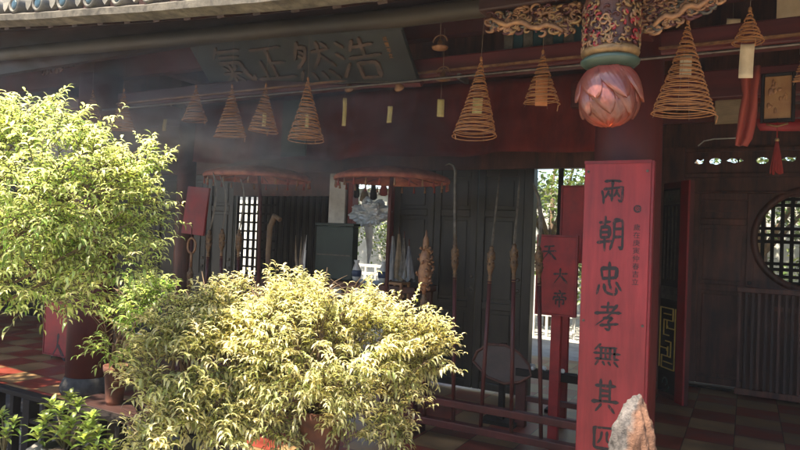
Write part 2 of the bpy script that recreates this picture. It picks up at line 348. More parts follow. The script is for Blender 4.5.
def fonttext(name, body, size, m, parent, loc, rot, vertical=True, thick=.0015):
    c = bpy.data.curves.new(name, 'FONT'); c.body = '\n'.join(body) if vertical else body; c.size = size; c.extrude = thick; c.align_x = 'CENTER'; c.space_line = 1.12
    to = bpy.data.objects.new('tmp', c); COL.objects.link(to)
    me = bpy.data.meshes.new_from_object(to.evaluated_get(bpy.context.evaluated_depsgraph_get()))
    bpy.data.objects.remove(to); me.materials.clear(); me.materials.append(M[m])
    o = bpy.data.objects.new(name, me); COL.objects.link(o); o.parent = parent; o.location = loc; o.rotation_euler = rot; return o

# ================================================================== the setting
FZ = .15                                    # hall floor
YB, YR = 5.6, 7.2                           # back walls of middle and right bays
g = MB(); g.add([(-60, -40, 0), (60, -40, 0), (60, 60, 0), (-60, 60, 0)], [(0, 1, 2, 3)])
tag(g.build('courtyard_ground', 'paving'), kind='structure')
g = MB().box(-11, 6, 3.08, 7.7, -.05, FZ); tag(g.build('hall_floor', 'floor'), kind='structure')
g = MB().box(-11, 6, 2.86, 3.077, -.04, FZ + .003); tag(g.build('floor_kerb', 'darkstone', bevel=.008), kind='structure')
g = MB().add([(-25, 8, .01), (25, 8, .01), (25, 30, .01), (-25, 30, .01)], [(0, 1, 2, 3)])
tag(g.build('rear_courtyard_paving', 'concrete'), kind='structure')

hall = thing('temple_hall', 'dark red timber temple hall with deep eaves and open front', 'temple hall')
# side walls and roof
MB().box(-11.2, -11, 2.4, 8.6, 0, 5.2).build('side_wall', 'plaster', hall)
MB().box(6, 6.2, 2.4, 8.6, 0, 5.2).build('side_wall', 'plaster', hall)
def eavez(x):                               # the eave sweeps up towards its left corner
    return 2.62 + .062 * max(0, -(x + 1.2)) ** 1.25
xs = [-11.2 + .4 * i for i in range(44)]
def strip(mb, sec, xs, zf=eavez):
    """sweep a closed section [(y, dz)] along x following the eave line"""
    n = len(sec); vs = [(x, y, zf(x) + dz) for x in xs for (y, dz) in sec]
    fs = [(i * n + k, i * n + (k + 1) % n, (i + 1) * n + (k + 1) % n, (i + 1) * n + k) for i in range(len(xs) - 1) for k in range(n)]
    fs += [tuple(range(n))[::-1], tuple((len(xs) - 1) * n + k for k in range(n))]
    return mb.add(vs, fs)
rz_ = MB()
vs = []; ys = [2.34, 2.9, 3.6, 4.4, 5.2, 6.0]
for x in xs:
    for i, y in enumerate(ys): vs.append((x, y, eavez(x) * (1 - i / 5) + 4.7 * i / 5 - .25 * math.sin(math.pi * i / 5) + .05))
    vs.append((x, 8.3, 3.6))
    vs.append((x, 8.3, 3.7))
    for i, y in reversed(list(enumerate(ys))): vs.append((x, y, eavez(x) * (1 - i / 5) + 4.7 * i / 5 - .25 * math.sin(math.pi * i / 5) + .13))
n = 14
rz_.add(vs, [(i * n + k, i * n + (k + 1) % n, (i + 1) * n + (k + 1) % n, (i + 1) * n + k) for i in range(len(xs) - 1) for k in range(n)])
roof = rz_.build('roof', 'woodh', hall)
# rafters under the eave
rf = MB()
for i in range(70):
    x = -11 + i * .245; z0 = eavez(x) + .045; z1 = eavez(x) * .6 + 4.7 * .4 - .25 * math.sin(math.pi * .4) + .046
    a = Vector((x, 2.36, z0 - .03)); b = Vector((x, 3.0, (eavez(x) * .8 + 4.7 * .2 - .147) + .02))
    rf.v += []; m_ = bar(a, b, .05, .06); rf.add(m_.v, m_.f)
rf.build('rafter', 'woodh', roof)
gt = strip(MB(), [(2.24, 0), (2.33, -.012), (2.37, .0), (2.37, .035), (2.34, .052), (2.26, .05), (2.235, .035)], [-11.2 + .08 * i for i in range(216)], lambda x: eavez(x) + .0015 * math.sin(x * 7) + .001 * math.sin(x * 31))
tag(gt.build('eave_gutter', 'gutter', hall))
# round tile ends standing on the eave
tx = [at(15, 8, 2.25).x + (at(118, 3, 2.25).x - at(15, 8, 2.25).x) * (i - 10) / 4 for i in range(36)]
for x in tx:
    z = eavez(x) + .1
    mx = Matrix.Translation((x, 2.25, z)) @ Matrix.Rotation(math.pi / 2, 4, 'X')
    te = MB().lathe([(.034, 0), (.038, .01), (.045, .014), (.051, .008), (.053, 0), (.053, -.2)], mx=mx, n=20).build('tile_end', 'tile', roof)
    MB().lathe([(.034, .004), (.024, .01), (.01, .013)], mx=mx, n=16).build('boss', 'tilehole', te)
rt_ = MB()
for x in tx:
    z0 = eavez(x) + .1
    for (dx, nseg) in ((0, 8),):
        rt_.tube([(x + dx, 2.3, z0), (x, 2.9, eavez(x) * .8 + 4.7 * .2 + .03), (x, 3.6, eavez(x) * .6 + 4.7 * .4 - .05), (x, 6, 4.9)], .053, 10)
rt_.build('tile_row', 'tile', roof)
dr = MB()
for x in [(a + b) / 2 for a, b in zip(tx, tx[1:])]:
    z = eavez(x) + .075
    dr.add([(x - .035, 2.262, z + .05), (x + .035, 2.262, z + .05), (x + .022, 2.258, z + .01), (x, 2.256, z - .012), (x - .022, 2.258, z + .01), (x - .035, 2.285, z + .05), (x + .035, 2.285, z + .05), (x + .022, 2.28, z + .01), (x, 2.28, z - .012), (x - .022, 2.28, z + .01)],
           [(0, 1, 2, 3, 4), (9, 8, 7, 6, 5)] + [(k, (k + 1) % 5, (k + 1) % 5 + 5, k + 5) for k in range(5)])
dr.build('drip_tile', 'tile', roof)
# round purlin and front beams
_pa, _pb = at(180, 38, 2.93), at(460, 12, 2.93)
pz = lambda x: _pb.z + (_pa.z - _pb.z) * (x - _pb.x) / (_pa.x - _pb.x) if x < _pb.x else _pb.z
MB().tube([(x, 2.93, pz(x)) for x in [-11 + .85 * i for i in range(21)]], .052, 16).build('eave_purlin', 'purlin', hall)
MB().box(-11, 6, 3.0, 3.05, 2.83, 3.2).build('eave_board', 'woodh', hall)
MB().box(-11, 6, 3.46, 3.6, 2.575, 2.70).build('front_beam', 'beam', hall, bevel=.012)
MB().box(-11, 6, 3.50, 3.58, 2.84, 3.5).build('upper_board', 'lacquer', hall)
MB().box(-11, 6, 3.44, 3.47, 2.60, 2.612).build('beam_moulding', 'gilt', hall)
# little painted frieze between beams near the lotus
fr = MB(); fr2 = MB()
x0, x1 = atx(497, 3.5), atx(600, 3.5)
for i in range(10):
    xa = x0 + (x1 - x0) * i / 10
    (fr if i % 2 else fr2).box(xa, xa + (x1 - x0) / 10 - .004, 3.5, 3.55, 2.703, 2.80)
fr.build('frieze', 'tealstripe', hall); fr2.build('frieze', 'pewter', hall)
# cloth valance beam, wall above
MB().box(-11, -.7, 4.86, 4.98, 2.72, 2.95).build('valance_beam', 'beam', hall)
MB().box(-11, -.9, YB - .05, YB + .05, 2.52, 4.5).build('upper_wall', 'wood', hall)
MB().box(-.85, 6, YR + .02, YR + .09, 2.62, 4.4).build('upper_wall', 'wood', hall)
MB().box(-.95, -.86, YB - .04, YR + .02, FZ, 4.6).build('partition_wall', 'wood', hall)
MB().box(-.95, 6, 5.1, 5.2, 2.62, 2.86).build('cross_beam', 'beam', hall, bevel=.01)
MB().box(-.95, 6, 5.05, 5.09, 2.50, 2.55).build('beam_moulding', 'beam', hall)
MB().box(-1.1, 6, 4.35, 4.43, 2.52, 2.70).build('cross_beam', 'beam', hall, bevel=.01)
for X in (-6.6, -4.7, -2.9, -.98, 1.2, 3.4):    # tie beams running back into the hall
    MB().box(X - .06, X + .06, 3.63, YB - .06, 2.98, 3.16).build('tie_beam', 'lacquer', hall, bevel=.01)

def column(X, Y, r, ztop, label, m='column'):
    t = thing('column', label, 'column', (X, Y, FZ), group='round columns of the hall')
    MB().lathe([(r * 1.02, .16), (r * 1.03, .9), (r, 1.8), (r * .96, ztop - FZ)], n=36).build('shaft', m, t)
    MB().lathe([(r * 1.1, 0), (r * 1.22, .03), (r * 1.25, .07), (r * 1.18, .1), (r * 1.04, .158)], n=32).build('stone_base', 'darkstone', t)
    return t
column(atx(625, 3.52), 3.52, .172, 2.84, 'thick red column behind the tall couplet board')
column(-4.86, 3.42, .175, 2.84, 'dark red column behind the leaves by the small red sign')
column(atx(184, 4.9), 4.9, .10, 3.2, 'slim dark column left of the blank red board', 'wood')
column(-9.1, 3.42, .175, 2.84, 'red column at the far left behind the shrub')
column(3.85, 3.42, .19, 2.84, 'red column at the right beyond the slatted rail')

# ---------------------------------------------------------------- back wall of the middle bay
zt = 2.24
M['jambred'] = mat('faded_red_jamb', (.34, .06, .05), .5, (.17, .03, .028), 9, .15, stretch=(1, 1, .2), dirt=.4)
wl = thing('door_wall', 'dark green panelled door wall at the back of the middle bay', 'wall', (0, YB, 0))
xo = [atx(p, YB) for p in (237, 332, 352, 389, 534, 592)]
def panel_leaf(xa, xb, parent, m='greenblack', name='door_leaf', z0=FZ + .02, z1=zt, rails=(.75, 1.62), y=0):
    d = MB()
    w = .07
    d.box(xa, xa + w, y - .03, y + .03, z0, z1); d.box(xb - w, xb, y - .03, y + .03, z0, z1)
    lv = [z0] + [z0 + r for r in rails] + [z1 - w]
    for z in lv: d.box(xa + w, xb - w, y - .028, y + .028, z, z + w)
    o = d.build(name, m, parent, bevel=.006)
    MB().box(xa + w, xb - w, y - .008, y + .01, z0 + w, z1 - w).build('panel', m, o)
    hm_ = MB()
    for z in (z0 + .95, z0 + 1.05): hm_.lathe([(.016, 0), (.018, .004), (.008, .008)], mx=Matrix.Translation((xb - w / 2, y - .031, z)) @ Matrix.Rotation(math.pi / 2, 4, 'X'), n=10)
    hm_.tube([(xb - w / 2 + .024 * math.cos(k_ * .55), y - .042, z0 + .95 - .022 + .024 * math.sin(k_ * .55)) for k_ in range(12)], .003, 5)
    hm_.build('handle', 'pewter', o)
    for ri in range(len(lv) - 1):
        za_, zb_ = lv[ri] + w, lv[ri + 1]
        if zb_ - za_ > .2: MB().box(xa + w + .035, xb - w - .035, y - .018, y - .0085, za_ + .035, zb_ - .035).build('raised_field', m, o, bevel=.006)
    return o
MB().box(-11, -.95, -.05, .05, zt, 2.52).build('lintel', 'wood', wl, bevel=.01)
segs = [(xo[3] + .06, xo[4] - .09, 3)]
for a, b, k in segs:
    for i in range(k): panel_leaf(a + (b - a) * i / k + .004, a + (b - a) * (i + 1) / k - .004, wl)
panel_leaf(-7.6, -6.7, wl); panel_leaf(-6.69, -5.8, wl); panel_leaf(-5.79, xo[0] - .05, wl)
panel_leaf(-11, -9.3, wl); panel_leaf(-9.29, -7.61, wl)
# lattice window
lw = MB(); xa, xb = xo[0], xo[1]; z0, z1 = 1.05, 1.98
nx = 16
for i in range(nx + 1):
    x = xa + (xb - xa) * i / nx; lw.box(x - .013, x + .013, -.012, .012, z0, z1)
for i in range(10):
    z = z0 + (z1 - z0) * i / 9
    if i in (0, 9) or True: lw.box(xa, xa + (xb - xa) * .42, -.0095, .0095, z - .011, z + .011)
lw.build('window_lattice', 'black', wl)
MB().box(xa + (xb - xa) * .2, xb + .02, .03, .045, z0, z1).build('light_block', 'greenblack', wl)  # dark board added behind most of the lattice to block the light beyond
MB().box(xa - .05, xb, -.04, .04, z1, zt).build('window_frame', 'wood', wl)
MB().box(xa - .05, xb, -.04, .04, FZ, z0).build('dado', 'wood', wl)
MB().box(xb, xo[2] - .03, -.04, .04, FZ, zt).build('wall_panel', 'wood', wl)
for x in (xo[2], xo[3] + .03): MB().box(x - .028, x + .028, -.06, .06, FZ, zt).build('door_jamb', 'jambred', wl, bevel=.005)
MB().box(xo[4] - .085, xo[4], -.06, .06, FZ, zt).build('door_jamb', 'greenblack', wl, bevel=.005)
MB().box(xo[5], xo[5] + .07, -.06, .06, FZ, zt).build('door_jamb', 'lacquer', wl, bevel=.005)
MB().box(xo[5] + .07, -.955, -.04, .04, FZ, zt).build('wall_panel', 'wood', wl)
# pale cupboard frame with a white latch left of opening (344-350)
MB().box(xo[1] + .0, xo[2] - .05, -.085, -.045, .9, zt - .02).build('panel', 'whitep', wl, bevel=.006)

# ---------------------------------------------------------------- right bay wall with the round window
rw = thing('round_window_wall', 'brown panelled wall with a round lattice window and pierced transom', 'wall', (0, YR, 0))
cx, cz, cr = atx(812, YR), hz(812, 240, YR), .0
cl = at(754, 245, YR); cr = cx - cl.x
xw0, xw1 = atx(686, YR), 5.98
plate('wall_board', 'wood', rect(xw0 + .60, xw1, FZ + .0, 2.12), [circ(cx, cz, cr)], 0, .05, rw)
# panelled door leaf between frame and window wall
panel_leaf(xw0 + .06, xw0 + .625, rw, 'wood', 'door_leaf', FZ + .045, 2.14, rails=(.95, 1.62))
mm = MB()
for zz in (1.86, 1.95): mm.box(xw0 + .17, xw0 + .52, -.032, -.012, zz, zz + .018)
mm.build('moulding', 'wood', rw)
MB().box(xw0 - .03, xw0 + .065, -.05, .05, FZ, 2.12).build('door_jamb', 'wood', rw, bevel=.006)
ring = MB(); vs = []
N = 56
for k in range(N):
    t = 2 * math.pi * k / N
    for (r, y) in ((cr - .03, -.045), (cr + .035, -.045), (cr + .035, -.028), (cr - .03, .03)):
        vs.append((cx + r * math.cos(t), y, cz + r * math.sin(t)))
ring.add(vs, [(i * 4 + k, i * 4 + (k + 1) % 4, ((i + 1) % N) * 4 + (k + 1) % 4, ((i + 1) % N) * 4 + k) for i in range(N) for k in range(4)], True)
rg = ring.build('round_window', 'wood', rw)
la = MB(); st = .082
k = -7
while k <= 7:
    for o2 in (0,):
        x = k * st
        if abs(x) < cr - .02:
            h = math.sqrt((cr - .01) ** 2 - x * x); la.box(cx + x - .017, cx + x + .017, -.012, .012, cz - h, cz + h)
    k += 1
for z in (-.43, -.37, -.30, -.245, .0 - .03, .035, .10, .33, .39, .45):
    if abs(z) < cr - .02:
        h = math.sqrt((cr - .01) ** 2 - z * z); la.box(cx - h, cx + h, -.0095, .0095, cz + z - .016, cz + z + .016)
la.build('lattice', 'black', rg)
# pierced transom
za, zb = 2.125, 2.62
hc = []
for i, (px, kind) in enumerate([(697, 1), (713, 0), (732, 2), (738, 3), (760, 0), (788, 2), (806, 0), (822, 1), (842, 0)]):
    X = atx(px, YR); Z = 2.47
    if kind == 0: hc.append(circ(X, Z, .055, 14, .035))
    elif kind == 1: hc.append([(X - .045, Z - .012), (X - .02, Z + .025), (X + .01, Z + .008), (X + .045, Z + .028), (X + .03, Z - .018), (X, Z - .03)])
    elif kind == 2: hc.append([(X - .08, Z + .0), (X - .03, Z + .03), (X + .02, Z + .02), (X + .05, Z + .03), (X + .04, Z - .01), (X, Z - .022), (X - .04, Z - .005)])
    else: hc.append([(X - .01, Z - .015), (X + .03, Z + .0), (X - .01, Z + .03)])
plate('transom', 'wood', rect(xw0 - .03, xw1, 2.105, zb), hc, 0, .04, rw)
MB().box(xw0 - .03, xw1, -.06, -.022, 2.30, 2.345).box(xw0 - .03, xw1, -.055, -.022, 2.56, 2.60).box(xw0 - .03, xw1, -.05, -.022, 2.135, 2.16).build('moulding', 'wood', rw, bevel=.006)
# threshold
MB().box(xw0 - .03, xw1, -.06, .06, FZ, FZ + .028).build('threshold', 'black', rw)
# wall left of jamb, to partition
MB().box(-.86, xw0 - .032, -.045, .045, FZ, 2.62).build('wall_panel', 'wood', rw)

# slatted rail in front of the round window
p0 = at(737, 290, 6.85); sx0, sx1 = p0.x, p0.x + 3.2
sr = thing('slatted_rail', 'brown rail of close upright slats below the round window', 'railing', (sx0, 6.85, FZ))
hh = hz(745, 287, 6.85) - FZ
MB().box(0, sx1 - sx0, -.03, .03, hh - .05, hh).build('top_rail', 'wood', sr, bevel=.006)
MB().box(0, sx1 - sx0, -.025, .025, .05, .11).build('bottom_rail', 'wood', sr, bevel=.006)
for i in range(58):
    x = .03 + i * .054 + rng.uniform(-.004, .004)
    MB().box(x - .011, x + .011, -.015, .015, .11, hh - .05).build('slat', 'woodh' if i % 3 else 'wood', sr)
MB().box(.3, sx1 - sx0 - .3, .028, .045, hh - .21, hh - .17).build('middle_rail', 'wood', sr)

# open painted door leaf
A = at(659, 395, 6.47); B = at(686, 403, 6.12)
A = Vector((A.x, 6.47, FZ)); B = Vector((B.x, 6.12, FZ)); lw_ = (B - A).length; ang = math.atan2(B.y - A.y, B.x - A.x)
ol = thing('painted_door', 'open red door leaf painted with black panels and yellow fretwork', 'door', A, ang)
LT = hz(684, 180, 6.12) - FZ
MB().box(.0, lw_, -.02, .02, .03, LT).build('leaf', 'lacquer', ol, bevel=.004)
xr0 = lw_ * .72
MB().box(xr0, lw_ + .002, -.04, -.021, .03, LT).build('stile', 'signred', ol, bevel=.004)
MB().box(.02, xr0 - .01, -.028, -.021, .08, LT - .06).build('painted_panel', 'black', ol)
def px2(zpx):                                # height on leaf from pixel row at its right part
    return hz(670, zpx, 6.25) - FZ
pm = MB(); w_ = xr0 - .03
for fx in (.18, .38, .6, .8): pm.box(.02 + w_ * fx - .008, .02 + w_ * fx + .008, -.036, -.029, px2(280), px2(206))
pm.build('fluting', 'pewter', ol)
def fret(z0, z1, m):
    f = MB(); xa, xb = .04, xr0 - .03; t = .009
    def ln(x0, x1, za, zb): f.box(min(x0, x1) - t / 2, max(x0, x1) + t / 2, -.037, -.029, min(za, zb) - t / 2, max(za, zb) + t / 2)
    W_, H_ = xb - xa, z1 - z0
    P = lambda u, v: (xa + u * W_, z0 + v * H_)
    paths = [[(0, 0), (0, 1), (.85, 1), (.85, .8), (.25, .8), (.25, .55), (.6, .55)], [(1, 1), (1, 0), (.15, 0), (.15, .2), (.75, .2), (.75, .45), (.4, .45)],
             [(.25, .9), (.7, .9)], [(.3, .1), (.85, .1)], [(.0, .33), (.5, .33), (.5, .3)], [(1, .67), (.5, .67), (.5, .7)], [(.45, .8), (.45, .66)], [(.55, .2), (.55, .36)]]
    for p in paths:
        for a, b in zip(p, p[1:]):
            a = P(*a); b = P(*b); ln(a[0], b[0], a[1], b[1])
    f.build('fretwork', m, ol)
M['fretyellow'] = mat('yellow_paint', (.75, .5, .1), .5, (.5, .32, .07), 12, .05)
fret(px2(370), px2(309), 'fretyellow')
MB().box(.035, xr0 - .025, -.033, -.028, px2(300), px2(287)).build('small_panel', 'pewter', ol)
MB().box(.035, xr0 - .025, -.033, -.028, px2(204), px2(190)).build('small_panel', 'pewter', ol)
cu = MB(); c0 = (xr0 / 2, (px2(385)))
cu.tube([(c0[0] + math.cos(t) * r, -.033, c0[1] + math.sin(t) * r * 1.3) for t, r in [(i * .5 - 1.2, .015 + i * .004) for i in range(10)]], .006, 6)
cu.tube([(c0[0] - .07, -.033, c0[1] - .09), (c0[0] + .03, -.033, c0[1] - .07), (c0[0] + .06, -.033, c0[1] - .02)], .006, 6)
cu.tube([(xr0 / 2 + math.cos(t) * .03 * (1 if i < 8 else .6), -.036, px2(197) + math.sin(t) * .025) for i, t in enumerate([k * .5 for k in range(14)])], .004, 6)
cu.build('scroll', 'jade', ol)

# ================================================================== name board with four gilt characters
def frame_from(bl, br, tl):
    x = (br - bl); w = x.length; x.normalize(); y = (tl - bl); y = y - x * y.dot(x); h = y.length; y.normalize(); nn = x.cross(y)
    return Matrix(((x.x, nn.x * -1, y.x, bl.x), (x.y, nn.y * -1, y.y, bl.y), (x.z, nn.z * -1, y.z, bl.z), (0, 0, 0, 1))), w, h
bl = at(212, 87, 3.52); br_ = at(418, 82, 3.43); tl = at(185, 46, 3.27)
mxb, bw, bh = frame_from(bl, br_, tl)
M['boardgilt'] = mat('worn_board_gilt', (.15, .088, .06), .6, (.06, .045, .035), 28, .4, dirt=.4)
nb = thing('name_board', 'long dull teal board with four faded gilt characters leaning out under the eave', 'name board')
nb.matrix_world = mxb
MB().box(0, bw, 0, .03, 0, bh).build('board', 'teal', nb, bevel=.004)
MB().box(-.02, bw + .02, -.012, .04, -.03, .0).build('border', 'beam', nb, bevel=.004)
MB().box(-.02, bw + .02, -.012, .04, bh, bh + .02).build('border', 'teal', nb, bevel=.004)
for i, ch in enumerate('氣正然浩'):
    gm = MB(); ox = (.09 + .205 * i) * bw
    gm2 = MB(); glyph(gm2, ch, ox, bh * .93, bh * 1.05, bh * .86, .014, 10)
    gm2.build('gilt_character', 'boardgilt', nb)
fonttext('inscription', '咸豐年立', .034, 'gilt', nb, (bw * .93, -.002, bh * .82), (math.pi / 2, 0, 0))
for u in (.72, .93): 
    MB().lathe([(.03, 0), (.034, .01), (.02, .03), (.008, .045)], c=(bw * u, -.03, -.03), n=12).build('peg', 'gilt', nb)
MB().box(bw * .0, bw, -.002, .001, bh * .0 + .004, .012).build('trim', 'pewter', nb)

# steel rod from which coils hang
rd = thing('hanging_rod', 'long horizontal steel rod under the red front beam', 'rod', (0, 3.34, 0))
MB().tube([(-7.5, 0, 2.535), (-3, 0, 2.53), (0, 0, 2.53), (6, 0, 2.53)], .009, 12).build('rod_bar', 'steel', rd)
for X in (-3.9, -1.5, .2, 2.0):
    MB().box(X - .01, X + .01, .0, .13, 2.515, 2.55).build('bracket', 'steel', rd)

# ================================================================== lotus pendant and carved wings
LX = at(611, 30, 2.55)
lt = thing('lotus_pendant', 'hanging eave post with a carved drum and glowing pink glass lotus bud', 'lantern', (LX.x, 2.55, 0))
dep = (LX - CAM).dot(fw)
zp = lambda y: hz(611, y, 2.55)
MB().lathe([(.1, zp(-2)), (.1, zp(-60))], n=24).build('hanging_post', 'column', lt)
dr_ = MB().lathe([(.098, zp(56)), (.100, zp(50)), (.101, zp(10)), (.107, zp(5)), (.102, zp(2)), (.09, zp(-8))], n=32).build('carved_drum', 'wood', lt)
cv = {'gilt': MB(), 'signred': MB(), 'gold': MB(), 'lacquer': MB(), 'jade': MB()}
R = random.Random(5)
for i in range(330):
    t = R.uniform(0, 2 * math.pi); z = R.uniform(zp(50), zp(8)); k = R.choice(['gilt', 'gold', 'gold', 'signred', 'lacquer', 'lacquer', 'gilt', 'gold', 'gold'])
    p = Vector((math.cos(t) * .101, math.sin(t) * .101, z)); tt = Vector((-math.sin(t), math.cos(t), 0))
    a0 = R.uniform(0, 6); q = []
    for j in range(6):
        a = a0 + j * .7; rr = .014 - j * .0015; q.append(p + tt * math.cos(a) * rr + Vector((0, 0, math.sin(a) * rr)) + Vector((math.cos(t), math.sin(t), 0)) * .006)
    cv[k].tube(q, [.005, .0055, .005, .004, .003, .002], 6)
for k, mb in cv.items(): mb.build('relief', k, dr_)
MB().lathe([(.1, zp(59)), (.107, zp(57)), (.112, zp(54)), (.108, zp(51)), (.1, zp(49.5))], n=40).build('gold_ring', 'gold', lt)
MB().lathe([(.075, zp(70)), (.098, zp(67)), (.111, zp(64)), (.113, zp(61.5)), (.104, zp(59.5))], n=40).build('green_collar', 'jade', lt)
# petals: an opening bud, tips downwards
zc, zr = (zp(66) + zp(127)) / 2, (zp(66) - zp(127)) / 2
def petal(t0, ztop, zlow, width, r_in, curl, seed, m='lotus'):
    vs = []; nu, nv = 18, 12
    for j in range(nv + 1):
        v = j / nv; z = ztop + (zlow - ztop) * v
        s = (z - zc) / zr; s = max(-1, min(1, s)); rad_ = .127 * math.sqrt(max(.0, 1 - abs(s) ** 2.6)) * .96 + .008 + r_in
        ww = width * math.sin(math.pi * min(1, .12 + v * .88)) ** .6 * (1 - .25 * v)
        for i in range(nu + 1):
            u = i / nu * 2 - 1; t = t0 + u * ww + .75 * v
            rib = .0022 * math.cos(u * 20) * (1 - v) + .006 * abs(v - .5) * 0 + .01 * (1 - u * u)
            rr = rad_ + rib + curl * v ** 3
            vs.append((math.cos(t) * rr, math.sin(t) * rr, z + .012 * u * u * (1 - v)))
    mb = MB().add(vs, [(j * (nu + 1) + i, j * (nu + 1) + i + 1, (j + 1) * (nu + 1) + i + 1, (j + 1) * (nu + 1) + i) for j in range(nv) for i in range(nu)], True)
    o = mb.build('petal', m, lt); o.scale = (.86, .86, 1); md = o.modifiers.new('thick', 'SOLIDIFY'); md.thickness = .0025; return o
M['budglass'] = mat('amber_glass', (.3, .1, .05), .3, (.2, .06, .03), 14, .1, trans=.25)
for k in range(7): petal(k * 2 * math.pi / 7 + .2, zc + zr * 1.0, zc - zr * .25, .56, .006, .010, k)
for k in range(7): petal(k * 2 * math.pi / 7 + .65, zc + zr * .55, zc - zr * .72, .54, -.002, .007, k)
for k in range(7): petal(k * 2 * math.pi / 7 + .35, zc + zr * .1, zc - zr * .99, .66, -.010, .003, k)
for k in range(7): petal(k * 2 * math.pi / 7 + .75, zc - zr * .25, zc - zr * 1.0, .9, -.010, .0, k)
MB().lathe([(.127 * math.sqrt(max(0, 1 - abs(q) ** 2.6)) * .88, zc + zr * q) for q in [.97 - .0985 * i for i in range(21)]], n=32).build('bud_glass', 'budglass', lt).scale = (.85, .85, 1)
MB().blob((0, 0, zc - zr * .2), (.06, .06, .06), 20, 12).build('bulb', 'lampglow', lt)

def wing(x0, x1, y, z0, z1, label, flip, seed):
    t = thing('carved_bracket', label, 'carving', (x0 if flip else x1, y, 0), group='carved brackets beside the lotus pendant')
    L_ = abs(x1 - x0); R = random.Random(seed); sgn = 1 if flip else -1
    MB().box(min(0, sgn * L_), max(0, sgn * L_), .02, .05, z0 + (z1 - z0) * .55, z1).build('backing', 'wood', t)
    mbs = {'gilt': MB(), 'lacquer': MB(), 'pewter': MB(), 'gold': MB()}
    for i in range(120):
        u = R.random() ** 1.1; x = sgn * u * L_; zz = z1 - (z1 - z0) * (R.uniform(.08, .98) * (1 - .45 * u))
        a0 = R.uniform(0, 6.3); s_ = R.uniform(.010, .026); q = []; k = R.choice(['gilt', 'gilt', 'gilt', 'lacquer', 'pewter', 'gold'])
        dirn = R.choice((-1, 1))
        for j in range(9):
            a = a0 + dirn * j * .6; rr = s_ * (1 - j * .09); q.append(Vector((x + math.cos(a) * rr * 1.5, -R.uniform(0, .004) - .004 * j / 2, zz + math.sin(a) * rr)))
        mbs[k].tube(q, [.004, .006, .0075, .0075, .007, .006, .005, .004, .002], 6)
    q = [Vector((sgn * L_ * (1.04 - .09 * j), -.02, z1 - (z1 - z0) * (.25 + .5 * (j / 10)) + .012 * math.sin(j * 1.7))) for j in range(11)]
    mbs['gilt'].tube(q, [.003, .008, .011, .012, .011, .013, .011, .013, .012, .011, .007], 8)
    for k, m_ in mbs.items():
        if m_.v: m_.build('scrollwork', k, t)
    return t
a = at(490, 12, 2.62); b = at(578, 30, 2.62)
wing(a.x, b.x, 2.62, hz(575, 38, 2.62), hz(535, 6, 2.62), 'gilded carved bracket on the left of the lotus pendant', False, 3)
a2 = at(644, 30, 2.66); b2 = at(716, 5, 2.66)
wing(a2.x, b2.x, 2.66, hz(660, 34, 2.66), hz(680, -8, 2.66), 'gilded carved bracket on the right of the lotus pendant', True, 9)
MB().box(a.x - .05, b2.x - .12, 2.60, 2.70, hz(535, 5, 2.62), hz(535, 5, 2.62) + .12).build('eave_beam', 'woodh', hall, bevel=.01)
MB().box(LX.x - .05, LX.x + .05, 2.68, 3.5, 2.63, 2.74).build('bracket_arm', 'lacquer', hall, bevel=.01)

# carved bracket at the far left
p = at(14, 62, 3.2)
t = thing('carved_block', 'worn gilt carved block under the eave at the far left', 'carving', (p.x, 3.2, p.z))
mb = MB(); R = random.Random(2)
for i in range(26):
    a0 = R.uniform(0, 6.3); s_ = R.uniform(.02, .045); x, z = R.uniform(-.08, .08), R.uniform(-.09, .09)
    mb.tube([Vector((x + math.cos(a0 + j * .6) * s_ * (1 - j * .09), -.07 - .003 * j, z + math.sin(a0 + j * .6) * s_ * (1 - j * .09))) for j in range(8)], [.007, .01, .012, .012, .01, .008, .006, .003], 6)
mb.build('scrollwork', 'gilt', t); MB().box(-.1, .1, -.06, .06, -.1, .12).build('block', 'gilt', t, bevel=.02)
MB().box(-.13, .13, -.1, .2, .125, .16).build('cap', 'wood', t, bevel=.006)
p = at(60, 66, 3.2)
t = thing('carved_scroll', 'dark carved scroll bracket beside the worn gilt block at far left', 'carving', (p.x, 3.2, p.z))
mb = MB()
for i in range(30):
    a0 = R.uniform(0, 6.3); s_ = R.uniform(.02, .05); x, z = R.uniform(-.16, .16), R.uniform(-.05, .07)
    mb.tube([Vector((x + math.cos(a0 + j * .6) * s_ * (1 - j * .09), -.03 - .003 * j, z + math.sin(a0 + j * .6) * s_ * (1 - j * .09))) for j in range(8)], [.006, .008, .01, .01, .008, .007, .005, .003], 6)
mb.build('scrollwork', 'wood', t); MB().box(-.17, .17, -.02, .02, -.02, .1).build('backing', 'wood', t)

